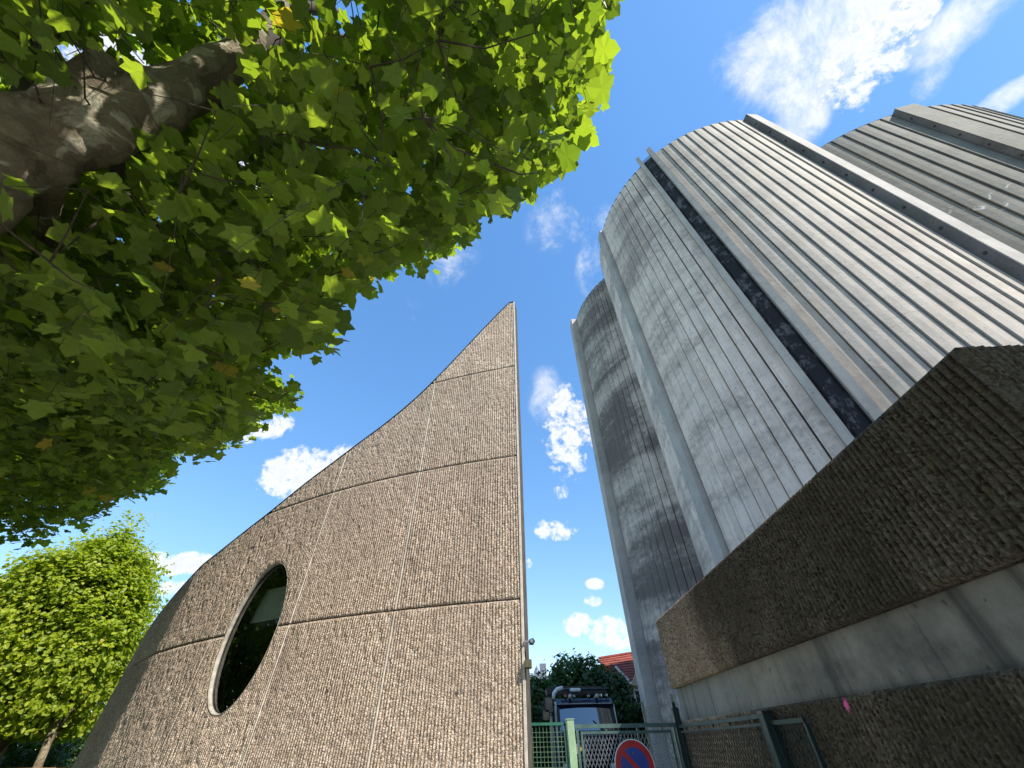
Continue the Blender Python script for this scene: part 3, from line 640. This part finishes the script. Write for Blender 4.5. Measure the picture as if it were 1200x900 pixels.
for ii, oi in enumerate(order):
    c = C0[oi]
    dist = np.linalg.norm(NPa-c, axis=1); j = dist.argmin(); p0 = NPa[j]
    mu, mv, md_ = proj((p0+c)/2)
    if dist[j] > .25 and (md_[0] < .3 or (inpoly(mu, mv-6, poly)[0] and not ((np.hypot(mu[0]-lu, mv[0]-lv) < lr*1.1) & (md_[0] < ld)).any())):
        m_ = (p0+c)/2+RNG.normal(0, .06*dist[j], 3); tritube([p0, m_, c], .004+.006*min(dist[j], 2), .003)
        if dist[j] > .6 or ii % 3 == 0: NPa = np.vstack([NPa, m_, c])
    dirv_ = (c-p0)/(dist[j]+1e-6); dirv_ = dirv_*.6+RNG.normal(0, .5, 3)+np.array([0, 0, -.1]); dirv_ /= np.linalg.norm(dirv_)
    nl = RNG.integers(7, 13); L = RNG.uniform(.28, .6)
    e_ = c+dirv_*L; eu, ev, ed_ = proj(e_)
    if ed_[0] < .3 or inpoly(eu, ev, poly)[0]: tritube([c, c+dirv_*L*.5, e_+np.array([0, 0, -.05])], .003, .0015)
    tpos = RNG.uniform(.05, 1.05, nl)[:, None]; off = RNG.normal(0, .065, (nl, 3)); off[:, 2] -= .03
    LP.append(c+dirv_*L*tpos+off); cnt += nl
LP = np.concatenate(LP); N = len(LP)
LN = np.stack([RNG.normal(0, .5, N), RNG.normal(0, .5, N), np.ones(N)], -1); LA = RNG.uniform(0, 2*math.pi, N); LS = np.clip(RNG.normal(.112, .034, N), .05, .2)
u, v, dep = proj(LP); infr = (dep > .3) & (u > -100) & (u < 1260) & (v > -100) & (v < 960)
gr = LS*FPX/np.maximum(dep, .3)*.6
ju, jv = RNG.normal(0, 9, N), RNG.normal(0, 9, N); kp = ~infr | (inpoly(u+ju, v+jv, poly) & (dep > 1.25))
# the limb shows: nothing much hangs in front of it
lp = np.array([tuple(p) for p in sp1]); lu, lv, ld = proj(lp); lr = np.array(sr1)*FPX/ld
for k in range(len(lp)):
    if ld[k] > .4:
        near = (np.hypot(u-lu[k], v-lv[k]) < lr[k]*1.0) & (dep < ld[k]+.1) & infr; kp &= ~(near & (RNG.random(N) > .28))
kp &= ~((np.hypot(u-105, v-95) < 42) & (dep < 2.5) & infr & (RNG.random(N) > .1))
LP, LN, LA, LS, dep, infr = LP[kp], LN[kp], LA[kp], LS[kp], dep[kp], infr[kp]
score = np.where(infr, LS/np.maximum(dep, .3), 0); o_ = np.argsort(-score); big = o_[:300]; rest = o_[300:]
leaves_mesh('foliage', LP[rest], LN[rest], LA[rest], LS[rest], M['leaf'], tree); T_(bpy.data.objects['foliage']); bpy.data.objects['foliage']['kind'] = 'stuff'
tw_o = T_(mesh_np('twig', np.concatenate(TV), TF, M['twig'], tree)); tw_o['kind'] = 'stuff'
protos = []
for k in range(5):
    V0, F0, UV0 = leafshape(True); V0 = V0.copy(); V0[:, 2] *= 1+.5*k; V0[:, 0] *= 1-.03*k; V0[:, 0] += .05*(k-2)*V0[:, 1]**2
    me_o = mesh_np('leaf', V0, F0, M['leaf_big'], None, True, UV0); protos.append(me_o.data); bpy.data.objects.remove(me_o)
for k, i in enumerate(big):
    o = bpy.data.objects.new('leaf', protos[k % 5]); link(o, tree); T_(o); nrm = Vector(LN[i]).normalized()
    q = nrm.to_track_quat('Z', 'Y') @ Vector((0, 0, 1)).rotation_difference(Vector((0, 0, 1))); 
    o.matrix_local = Matrix.Translation(Vector(LP[i])) @ q.to_matrix().to_4x4() @ Matrix.Rotation(float(LA[i]), 4, 'Z') @ Matrix.Scale(float(LS[i])*1.12, 4)
print('leaves', len(LP), 'twig tris', len(TF)*2)

# ------------------------------------------------------------------ other trees and bushes
def heart():
    P = np.array([(0, 0), (.42, .2), (.3, .7), (0, 1.), (-.3, .7), (-.42, .2)]); V = np.c_[P, [0, .1, .02, -.12, .02, .1]]; return V, np.array([[0, 1, 2, 3], [0, 3, 4, 5]]), P
def bush(name, label, cat, base, c, rad, ncl, per, ls, mat, trunk=.12, group=None, flat=.5, seed=0, spread=.34, outward=.8, lump_=.32, limbs=5, zcut=-9):
    r = np.random.default_rng(seed+11); root = empty(name, base, label, cat, group); base = Vector(base); c = Vector(c); rad = np.array(rad)
    inv = Matrix.Translation(-base)
    d = r.normal(0, 1, (ncl, 3)); d /= np.linalg.norm(d, axis=1, keepdims=True)
    lum = 1+lump_*(vn(np.arctan2(d[:, 1], d[:, 0])*1.6+9, d[:, 2]*2.2+5, seed)-.5)*2+.18*(vn(np.arctan2(d[:, 1], d[:, 0])*4+9, d[:, 2]*5+5, seed+2)-.5)*2
    rr = (r.random(ncl)**.33)*.45+.55; rr = np.where(r.random(ncl) < .3, r.uniform(.2, .75, ncl), rr)
    cc = d*rad*(lum*rr)[:, None]; cs = spread*r.uniform(.6, 1.3, ncl)
    P = cc[:, None]+r.normal(0, 1, (ncl, per, 3))*np.array([1, 1, flat])*cs[:, None, None]; P = P.reshape(-1, 3)
    kz = (P[:, 2]+c[2]) > zcut+.35*vn(P[:, 0]*1.7+40, P[:, 1]*0, 4)
    Nn = np.repeat(d, per, 0)*outward+r.normal(0, .5, P.shape)+np.array([0, 0, .7]); P = P[kz]; Nn = Nn[kz]; n = len(P)
    P = P+np.array(c)
    o = leaves_mesh('crown', P, Nn, r.uniform(0, 6.28, n), ls*r.uniform(.6, 1.3, n), mat, root, shape=heart()); o.matrix_parent_inverse = inv; o['kind'] = 'stuff'
    if trunk:
        q, rq = smoothpath([base+Vector((0, 0, -.1)), base.lerp(c, .5)+Vector((.08, 0, 0)), c+Vector((0, 0, rad[2]*.5))], [trunk, trunk*.75, trunk*.25], 5)
        o = MB().tube(q, rq, 10, jit=.06).build('trunk', M['bark'], root, True); o.matrix_parent_inverse = inv
        for k in range(limbs):
            e = c+Vector(cc[k*7 % ncl])*.9; s_ = q[4+k % 3]; o = MB().tube([s_, s_.lerp(e, .5)+Vector((0, 0, .1*rad[2])), e], [trunk*.4, trunk*.22, trunk*.08], 6).build('limb', M['twig'], root, True); o.matrix_parent_inverse = inv
    return root
lc = at(45, 768, 15.5); rx_ = at(186, 700, 15.5).x-lc.x; rz_ = at(95, 618, 15.5).z-lc.z
t1 = at(16, 885, 14.9)
bush('lime_tree', 'sunlit yellow green lime tree behind the curved wall at the left edge', 'tree', (t1.x, 14.9, 0), lc, (rx_*.80, rx_*.8, rz_*.88), 4200, 26, .13, M['leaf_lime'], .2, seed=4, flat=.35, spread=.26, lump_=.14, zcut=1.85)
c1 = at(70, 880, 14.9); cc1 = at(92, 770, 15.2); bush('lime_tree', 'smaller lime tree with a dark trunk close to the edge of the curved wall', 'tree', (c1.x, 14.9, 0), cc1, (1.5, 1.5, 1.9), 420, 24, .13, M['leaf_lime'], .13, seed=8, flat=.35, spread=.26, limbs=2, zcut=1.95)
c2 = at(46, 872, 17.8); bush('silver_shrub', 'pale green feathery shrub between two dark trunks at bottom left', 'shrub', (c2.x, 17.8, 0), (c2.x, 17.8, 1.25), (1.3, .8, .8), 130, 18, .12, M['leaf_fir'], .05, seed=9, limbs=2)
# wooden fence at bottom left
wf = empty('wooden_fence', (-14.6, 13.0, 0), 'warm brown wooden board fence low at the bottom left corner', 'fence')
A = at(14, 889, 14.2); B_ = at(74, 885, 14.6); A.z = B_.z = 1.32
dv = (B_-A); L_f = 2.6; dv.z = 0; dv.normalize()
for k in range(18):
    p = A-dv*.6+dv*(k*.15); mb = MB(); mb.bar((p.x+14.6, p.y-13.0, .05), (p.x+14.6, p.y-13.0, 1.30+.008*math.sin(k*3.1)), .135, .022, upv=(dv.y, -dv.x, 0)); mb.build('board', M['wood'], wf)
mb = MB(); pa, pb = A-dv*.75, A+dv*2.1; mb.bar((pa.x+14.6, pa.y-12.96, 1.33), (pb.x+14.6, pb.y-12.96, 1.33), .07, .035); mb.build('top_rail', M['wood'], wf)

# trees beyond the gate
def bpx(name, label, cat, u0, v0, u1, v1, Y, **k):
    a = at(u0, v1, Y); c_ = at(u1, v0, Y); c = Vector(((a.x+c_.x)/2, Y, (a.z+c_.z)/2)); rad = ((c_.x-a.x)/2, (c_.x-a.x)/2*.8, (c_.z-a.z)/2)
    return bush(name, label, cat, (c.x, Y, 0), c, rad, **k)
bpx('feathery_tree', 'loose feathery green tree rising behind the parked lorry', 'tree', 643, 770, 702, 850, 29, ncl=520, per=12, ls=.22, mat=M['leaf_dark'], seed=20, spread=.22, flat=1.2)
bpx('round_shrub', 'dense dark green bush left of the red tiled roof', 'shrub', 692, 786, 738, 850, 27, ncl=520, per=16, ls=.16, mat=M['leaf_fir'], seed=21, spread=.18, flat=1)
bpx('leafy_shrub', 'green bush left of the lorry beside the pointed wall', 'shrub', 606, 797, 650, 850, 27, ncl=420, per=16, ls=.18, mat=M['leaf_dark'], seed=22, spread=.2, flat=1)
def hedge():
    root = empty('hedge', (2.4, 25, 0), 'dark unlit hedge across the yard behind the lorry', 'hedge'); r = np.random.default_rng(5); n = 26000
    x = r.uniform(-2.4, 4.6, n); z = r.uniform(0, 2.9, n)+.25*vn(x*1.5+20, x*0, 3); y = r.uniform(-.5, .5, n)*(1.1-.3*vn(x*3+9, z*3, 6))
    P = np.stack([x, y, z], -1); N_ = r.normal(0, 1, (n, 3))+np.array([0, -.8, .4])
    o = leaves_mesh('hedge_leaves', P, N_, r.uniform(0, 6.28, n), r.uniform(.10, .2, n), M['leaf_fir'], root, shape=heart()); o['kind'] = 'stuff'
    for k in range(6): MB().tube([(-2.1+k*1.25, 0, 0), (-2.0+k*1.25, .05, 1.2), (-2.15+k*1.25, 0, 2.4)], [.05, .035, .015], 6).build('stem', M['twig'], root, True)
hedge()
# added out-of-view tree; its crown shades the near corner of the ribbed block
bush('street_tree', 'unseen leafy tree added right of the viewer to shade the ribbed block', 'tree', (7.3, -3.6, .12), (7.3, -3.6, 8.0), (2.2, 2.2, 2.1), 1100, 22, .17, M['leaf'], .2, seed=30, flat=.5, spread=.28)

# ------------------------------------------------------------------ houses beyond
hs_ = empty('brick_house', (9, 37, 0), 'cream house with a red tiled roof beside the foot of the leftmost silo', 'house')
def hp(u, v, Y=36.): p = at(u, v, Y); return Vector((p.x-9, Y-37, p.z))
def slab(name, pts, th, mat, parent):
    P = [Vector(p) for p in pts]; n = (P[1]-P[0]).cross(P[2]-P[0]).normalized()
    if n.y < 0: n = -n
    mb = MB(); k = len(P); mb.add(P+[p+n*th for p in P], [tuple(range(k)), tuple(reversed(range(k, 2*k)))]+[(i, (i+1) % k, k+(i+1) % k, k+i) for i in range(k)]); return mb.build(name, mat, parent)
TL, TR, BR, BL = hp(702, 772, 38.5), hp(775, 760, 38.5), hp(775, 803, 35.6), hp(716, 803, 35.6)
slab('roof', [TL+Vector((0, .1, -.05)), TR+Vector((0, .1, -.05)), BR+Vector((0, .1, -.05)), BL+Vector((0, .1, -.05))], .12, M['tile'], hs_)
for i in range(12):
    f0, f1 = i/12, (i+1.25)/12; a, b2, c, d = BL.lerp(TL, f0), BR.lerp(TR, f0), BR.lerp(TR, min(f1, 1)), BL.lerp(TL, min(f1, 1))
    up_ = Vector((0, -.10, .02)); slab('tile_course', [a+up_, b2+up_, c, d], .03, M['tile'], hs_)
MB().bar(TL+Vector((-.05, -.05, .05)), TR+Vector((0, -.05, .05)), .16, .12).build('ridge', M['tile'], hs_)
g0, g1 = hp(721, 781, 35.3), hp(740, 801, 35.3); MB().bar(g0, g1, .12, .16).build('barge_board', M['white'], hs_)
slab('lean_to_roof', [hp(694, 778, 35.45), hp(721, 781, 35.4), hp(740, 801, 35.4), hp(738, 812, 35.4), hp(700, 800, 35.4)], .08, M['tile'], hs_)
w0, w1 = hp(738, 802, 35.5), hp(790, 802, 35.5); zg = w0.z
MB().box(w0.x-.1, w1.x, -1.35, 4, 0, zg+.02).build('wall', M['cream'], hs_)
MB().prism([(hp(740, 803, 35.35).x, zg-.1), (hp(775, 803, 35.35).x, zg-.1), (hp(775, 745, 35.35).x, hp(775, 745, 35.35).z), (hp(752, 768, 35.35).x, hp(752, 768, 35.35).z)], -1.60, -1.36, 'y').build('gable', M['cream'], hs_)
f = MB(); f.box(w0.x+.25, w0.x+.95, -1.40, -1.34, zg-1.3, zg-.3); wn = f.build('window', M['white'], hs_); MB().box(w0.x+.32, w0.x+.88, -1.42, -1.395, zg-1.23, zg-.37).build('pane', M['screen'], wn)
hc_ = empty('slate_roof_house', (1.2, 62, 0), 'distant grey slate roofed house with a chimney and a small turret, left of the lorry', 'house')
def hq(u, v, Y=62.): p = at(u, v, Y); return Vector((p.x-1.2, 0, p.z))
a = hq(620, 806); e_ = hq(648, 806); MB().box(a.x-2, e_.x+1, 0, 5, 0, a.z).build('wall', M['cream'], hc_)
MB().prism([(a.x-2.2, a.z), (e_.x+1.2, a.z), (hq(643, 792).x, hq(643, 792).z), (hq(622, 790).x-1, hq(622, 790).z)], -.2, 5.2, 'y').build('roof', M['slate'], hc_)
p = hq(636.5, 776); MB().box(p.x-.42, p.x+.42, 1, 1.8, a.z, p.z).build('chimney', M['slate'], hc_)
p = hq(629.5, 786); MB().box(p.x-.35, p.x+.35, 1, 1.7, a.z, p.z).build('turret', M['slate'], hc_); p2 = hq(629.5, 781)
MB().tube([(p.x, 1.35, p.z-.1), (p.x, 1.35, p2.z+.3)], [.45, .02], 8).build('turret_cap', M['slate'], hc_)

# ------------------------------------------------------------------ lorry
Y_T = 20.0; x0, x1 = at(651, 830, Y_T).x, at(721, 830, Y_T).x; xc = (x0+x1)/2; w = (x1-x0)/2
tk = empty('lorry', (xc, Y_T, .116), 'dark navy lorry facing the gate with chrome pipes and a lamp bar on its roof', 'lorry')
zr = lambda v, Y=Y_T: at(690, v, Y).z-.116
zt, zs, zb_ = zr(817), zr(826), zr(857)
body = [(-.05, .75), (-.06, zb_-.05), (.22, zs), (.45, zt-.02), (.9, zt), (2.1, zt), (2.1, .75)]
MB().prism(body, -w, w, 'x').build('cab', M['navy'], tk, bevel=.05)
vis = MB(); vis.prism([(.10, zs-.07), (.06, zs+.05), (.4, zt+.0), (.5, zs-.04)], -w*.97, w*.97, 'x'); vis.build('sun_visor', M['navy'], tk, bevel=.02)
def front(zz): return -.06+(.28)*(zz-(zb_-.05))/(zs-(zb_-.05))
k0, k1 = zb_+.02, zs-.03
sc_ = MB(); pts = []
for i in range(13):
    a = -1+i/6; pts.append((a*w*.86, -.035-.0*a, a))
v = []
for (zz) in (k0, (k0+k1)/2, k1):
    for (x, _, a) in pts: v.append((x, front(zz)-.06*(1-a*a)-.012, zz))
sc_.add(v, [(r*13+i, r*13+i+1, (r+1)*13+i+1, (r+1)*13+i) for r in range(2) for i in range(12)]); sc_.build('windscreen', M['screen'], tk, True)
for s_ in (-1, 1):
    MB().bar((s_*w*.93, front(k0)-.03, k0-.05), (s_*w*.90, front(k1)-.03, k1+.1), .10, .06).build('windscreen_pillar', M['black'], tk)
    MB().bar((s_*w*.5, front(k0)-.10, k0-.02), (s_*w*.5-.35, front(k0+.3)-.10, k0+.3), .02).build('wiper', M['black'], tk)
    hl = MB().box(s_*w*.72-.18, s_*w*.72+.18, -.12, -.04, .82, 1.02).build('headlight', M['chrome'], tk, bevel=.02)
    MB().box(s_*w*.72-.14, s_*w*.72+.14, -.135, -.11, .85, .99).build('lens', M['white'], hl)
    for (yy) in (.9, 4.6):
        wh = MB().tube([(s_*(w-.02), yy, .5), (s_*(w-.3), yy, .5)], .5, 24).build('wheel', M['tyre'], tk); MB().tube([(s_*(w-.01), yy, .5), (s_*(w-.05), yy, .5)], .28, 16).build('rim', M['chrome'], wh)
MB().box(-w, w, -.22, -.02, .38, .78).build('bumper', M['black'], tk, bevel=.03)
for i in range(5): MB().box(-w*.55, w*.55, -.10, -.055, 1.05+i*.13, 1.12+i*.13).build('grille_bar', M['chrome'], tk)
zz = zr(806); MB().tube([(-w*.75, .5, zz), (w*.95, .5, zz)], .035, 8).build('roof_bar', M['black'], tk)
rk = MB(); rk.prism([(-w*1.25, zr(803)), (-w*.8, zr(801)), (w*.6, zr(801)), (w*.95, zr(806)), (w*.9, zr(811)), (-w*1.2, zr(811))], .9, 1.6, 'y'); rk.build('roof_deflector', M['black'], tk, bevel=.03)
lb = at(675.5, 807, Y_T); MB().box(lb.x-xc-.23, lb.x-xc+.23, .42, .52, lb.z-.116-.05, lb.z-.116+.06).build('lamp_bar', M['white'], tk, bevel=.03)
for x in (-.7, -.35, .25, .75, .98): MB().tube([(x, .48, zr(815)), (x, .48, zr(812))], .05, 8).build('marker_lamp', M['orange' if x == -.7 else 'chrome'], tk)
for (uu, r_) in ((646.5, .05), (652.5, .045)):
    a = at(uu, 850, Y_T-.1); xx = a.x-xc; MB().tube([(xx, -.05, .5), (xx, -.05, zr(835)), (xx+.02, -.05, zr(822))], r_, 10).build('exhaust_pipe', M['bright'], tk, True)
a = at(657, 806, Y_T); xx = a.x-xc; pth = [(xx-.3, .3, zr(818)), (xx-.27, .3, zr(811)), (xx-.12, .3, zr(806)), (xx+.12, .3, zr(804.5))]
MB().tube(pth, .07, 10).build('air_intake', M['white'], tk, True)
for (uu, vv, hh_, ww_) in ((643, 826, .5, .17), (640, 838, .35, .15)):
    a = at(uu, vv, Y_T-.3); o = MB().box(a.x-xc-ww_, a.x-xc+ww_, -.36, -.24, a.z-.116-hh_/2, a.z-.116+hh_/2).build('mirror', M['black'], tk, bevel=.05); MB().box(a.x-xc-ww_*.8, a.x-xc+ww_*.8, -.375, -.358, a.z-.116-hh_*.42, a.z-.116+hh_*.42).build('mirror_shell', M['navy'], o)
    MB().bar((a.x-xc, -.28, a.z-.116), (-w, -.05, a.z-.1), .03).build('mirror_arm', M['black'], tk)
MB().box(-w*.92, w*.92, front(zs)-.14, front(zs)-.10, zs+.03, zs+.055).build('visor_trim', M['bright'], tk)
for s_ in (-1, 1): MB().bar((s_*w*1.0, .02, k0-.3), (s_*w*.985, .2, k1+.05), .05, .05).build('door_edge_trim', M['bright'], tk)
for x in (-.55, .55): MB().tube([(x, .1, zt+.05), (x, .75, zt+.05)], [.075, .03], 10).build('air_horn', M['bright'], tk, True)
MB().box(-w*.5, w*.5, front(k0)-.03, front(k0)-.005, k0-.26, k0-.12).build('name_board', M['black'], tk)
MB().box(-w, w, 2.3, 7.5, .95, zr(822)).build('cargo_body', M['black'], tk, bevel=.02)

# ------------------------------------------------------------------ gate, fences, sign
GY = 7.0
def wiregrid(mb, x0, x1, z0, z1, px_, pz_, r, fn):
    nx = int((x1-x0)/px_); nz = int((z1-z0)/pz_)
    for i in range(1, nx): mb.bar(fn(x0+i*px_, z0), fn(x0+i*px_, z1), r)
    for i in range(1, nz): mb.bar(fn(x0, z0+i*pz_), fn(x1, z0+i*pz_), r)
def diamond(mb, x0, x1, z0, z1, dx, slope, r, fn):
    h = (z1-z0); n = int((x1-x0+h/slope)/dx)+1
    for sg in (1, -1):
        for i in range(n):
            xa = x0-h/slope+i*dx; a = (xa, z0); c = (xa+h/slope, z1)      # rising right
            if a[0] < x0: a = (x0, z0+(x0-a[0])*slope)
            if c[0] > x1: c = (x1, z1-(c[0]-x1)*slope)
            if c[1]-a[1] < .02: continue
            if sg < 0: a, c = (a[0], z0+z1-a[1]), (c[0], z0+z1-c[1])
            mb.bar(fn(*a), fn(*c), r)
mp = empty('mesh_fence_panel', (.13, GY, .12), 'short green welded mesh panel between the pointed wall and the pale post', 'fence'); fn = lambda x, z: (x-.13, 0, z-.12)
fr = MB(); 
for a, c in (((.15, .2), (.15, 1.82)), ((.64, .2), (.64, 1.82)), ((.15, 1.82), (.64, 1.82)), ((.15, .2), (.64, .2))): fr.bar(fn(*a), fn(*c), .03)
fr.build('panel_frame', M['green'], mp)
wg = MB(); wiregrid(wg, .15, .64, .2, 1.82, .048, .048, .004, fn); tag(wg.build('wire_mesh', M['wiregreen'], mp), kind='stuff')
po = empty('gate_post', (.715, GY, .12), 'pale green square gate post left of the no parking sign', 'post', 'posts of the yard gate'); MB().box(-.05, .05, -.05, .05, 0, 1.74).build('post_shaft', M['palegreen'], po, bevel=.006)
MB().box(-.056, .056, -.056, .056, 1.74, 1.75).build('post_cap', M['palegreen'], po)
for z in (.4, 1.4): MB().tube([(.06, 0, z), (.06, 0, z+.1)], .018, 8).build('hinge', M['metal'], po)
gt = empty('yard_gate', (.79, GY, .12), 'grey green steel gate leaf with diamond mesh that carries the no parking sign', 'gate', 'steel leaves and panels of the yard gate'); fn = lambda x, z: (x-.79, 0, z-.12)
f = MB(); f.bar(fn(.79, 1.79), fn(2.14, 1.79), .042); f.bar(fn(.805, .25), fn(.805, 1.77), .03); f.bar(fn(2.12, .25), fn(2.12, 1.77), .03); f.bar(fn(.79, .25), fn(2.14, .25), .04); f.build('outer_frame', M['teal'], gt)
f = MB(); f.bar(fn(.85, 1.725), fn(2.07, 1.725), .028); f.bar(fn(.862, .3), fn(.862, 1.71), .026); f.bar(fn(2.058, .3), fn(2.058, 1.71), .026); f.bar(fn(.85, .3), fn(2.07, .3), .026); f.build('inner_frame', M['teal'], gt)
for x in (1.2, 1.62, 1.95): MB().bar(fn(x, 1.74), fn(x, 1.77), .022).build('spacer', M['teal'], gt)
MB().bar(fn(1.62, .3), fn(1.62, 1.71), .024).build('stile', M['teal'], gt)
f = MB(); diamond(f, .87, 2.05, .31, 1.71, .048, 2.0, .0055, lambda x, z: (x-.79, .005, z-.12)); tag(f.build('diamond_mesh', M['metal'], gt), kind='stuff')
for (x, z) in ((.825, 1.55), (.825, .6)): MB().box(x-.79-.005, x-.79+.016, -.015, .015, z-.12, z-.085).build('clip', plain('brass', (.5, .35, .08), .4, .8), gt)
sg = empty('no_parking_sign', (1.497, GY-.045, 1.40), 'round no parking sign, blue with red ring and diagonal bar, on the steel gate', 'sign')
def disc(r, y0, y1, n=64): return [(r*math.cos(2*math.pi*i/n), r*math.sin(2*math.pi*i/n)) for i in range(n)]
MB().prism(disc(.258, 0, 0), -.004, .010, 'y').build('plate', M['white'], sg); MB().prism(disc(.246, 0, 0), -.008, -.004, 'y').build('red_ring', M['red'], sg); MB().prism(disc(.178, 0, 0), -.012, -.008, 'y').build('blue_disc', M['blue'], sg)
c, s_ = math.cos(R(-45)), math.sin(R(-45)); hw = .026; hl_ = .182
MB().prism([(c*a_-s_*b2, s_*a_+c*b2) for a_, b2 in ((-hl_, -hw), (hl_, -hw), (hl_, hw), (-hl_, hw))], -.016, -.012, 'y').build('diagonal_bar', M['red'], sg)
for z in (-.12, .12): MB().tube([(0, -.017, z), (0, -.021, z)], .008, 8).build('rivet', M['metal'], sg)
for z in (-.12, .12): MB().box(-.18, .18, .010, .02, z-.012, z+.012).build('bracket', M['metal'], sg)
gp = empty('gate_post', (2.19, GY, .12), 'dark green gate post against the end of the ribbed block', 'post', 'posts of the yard gate'); MB().box(-.045, .04, -.045, .045, 0, 1.85).build('post_shaft', M['darkgreen'], gp, bevel=.006)
for z in (.4, 1.3): MB().tube([(-.055, 0, z), (-.055, 0, z+.1)], .016, 8).build('hinge', M['metal'], gp)
# leaf folded against the block
XG = 2.17
def leafY(name, label, ya, yb, zt_, inner=True, r=.03):
    g_ = empty(name, (XG, ya, .12), label, 'gate' if inner else 'fence', 'steel leaves and panels of the yard gate'); fn = lambda y, z: (0, y-ya, z-.12)
    f = MB(); f.bar(fn(ya, zt_), fn(yb, zt_), r); f.bar(fn(yb, .2), fn(yb, zt_-.017), r); f.bar(fn(ya, .2), fn(ya, zt_-.017), r); f.bar(fn(ya, .2), fn(yb, .2), r); f.build('outer_frame', M['darkgreen'], g_)
    e = .055 if inner else .0; s_ = 1 if yb < ya else -1
    if inner:
        f = MB(); f.bar(fn(ya-.06, zt_-e), fn(yb+.06, zt_-e), .02); f.bar(fn(yb+.07, .25), fn(yb+.07, zt_-e-.011), .02); f.bar(fn(ya-.07, .25), fn(ya-.07, zt_-e-.011), .02); f.build('inner_frame', M['darkgreen'], g_)
        for k in range(5): y = ya-.3-k*(ya-yb-.6)/4; MB().bar(fn(y, zt_-.04), fn(y, zt_-.016), .018).build('spacer', M['darkgreen'], g_)
    f = MB(); lo, hi = min(ya, yb)+.08*inner, max(ya, yb)-.08*inner
    diamond(f, lo, hi, .26, zt_-e-.01, .06, 1.6, .0045, lambda y, z: (.004, y-ya, z-.12)); tag(f.build('diamond_mesh', M['darkgreen'], g_), kind='stuff'); return g_
leafY('yard_gate', 'dark green gate leaf folded open flat against the ribbed block', 6.93, 4.50, 1.77)
p3 = empty('gate_post', (2.165, 4.43, .12), 'thick dark green post standing before the ribbed block, right of the folded gate leaf', 'post', 'posts of the yard gate'); MB().box(-.045, .045, -.045, .045, 0, 1.66).build('post_shaft', M['darkgreen'], p3, bevel=.006); MB().prism([(-.05, -.05), (.05, -.05), (.05, .05), (-.05, .05)], 1.66, 1.68).build('post_cap', M['black'], p3)
leafY('mesh_fence_panel', 'short dark green fence panel right of the thick post, nearest the viewer', 4.37, 3.87, 1.72, False, .028)
# taller mesh fence inside the yard
yf = empty('tall_mesh_fence', (2.3, 8.0, .12), 'tall see-through green wire fence in front of the leftmost silo foot', 'fence')
q0, q1 = at(786, 813, 7.75), at(752, 822, 10.0)
for q_ in (q1, q0): MB().bar((q_.x-2.3, q_.y-8.0, 0), (q_.x-2.3, q_.y-8.0, q_.z-.12), .045).build('post', M['darkgreen'], yf)
hz_ = min(q0.z, q1.z); f = MB()
fnY = lambda t_, z: ((q0.x+(q1.x-q0.x)*t_)-2.3, (q0.y+(q1.y-q0.y)*t_)-8.0, z-.12)
for i in range(24): f.bar(fnY(i/23, .15), fnY(i/23, hz_-.05), .004)
for i in range(13): f.bar(fnY(0, .2+i*(hz_-.3)/12), fnY(1, .2+i*(hz_-.3)/12), .007)
tag(f.build('wire_mesh', M['darkgreen'], yf), kind='stuff')

bush('street_tree', 'street tree on the pavement far to the left of the viewer', 'tree', (-17.5, 3.2, .12), (-17.5, 3.2, 6.2), (3.4, 4.2, 4.6), 2200, 22, .17, M['leaf'], .24, seed=33, flat=.5, spread=.34)

bush('street_tree', 'street tree further along the pavement, outside the left edge of the photo', 'tree', (-20.5, 8.8, .12), (-20.5, 8.8, 4.6), (3.0, 3.2, 4.2), 1700, 22, .17, M['leaf'], .24, seed=34, flat=.5, spread=.34)

hd = empty('clipped_hedge', (-19, 21, 0), 'dark clipped hedge far behind the lime tree at the left edge', 'hedge'); r_ = np.random.default_rng(77); n = 14000
P = np.stack([r_.uniform(-9, 9, n), r_.uniform(-.6, .6, n), r_.uniform(0, 2.3, n)], -1); N_ = r_.normal(0, 1, (n, 3))+np.array([0, -.8, .4])
o = leaves_mesh('hedge_leaves', P, N_, r_.uniform(0, 6.28, n), r_.uniform(.16, .3, n), M['leaf_dark'], hd, shape=heart()); o['kind'] = 'stuff'
for k in range(8): MB().tube([(-8+k*2.2, 0, 0), (-7.9+k*2.2, .05, 1.0), (-8.1+k*2.2, 0, 1.9)], [.06, .04, .015], 6).build('stem', M['twig'], hd, True)
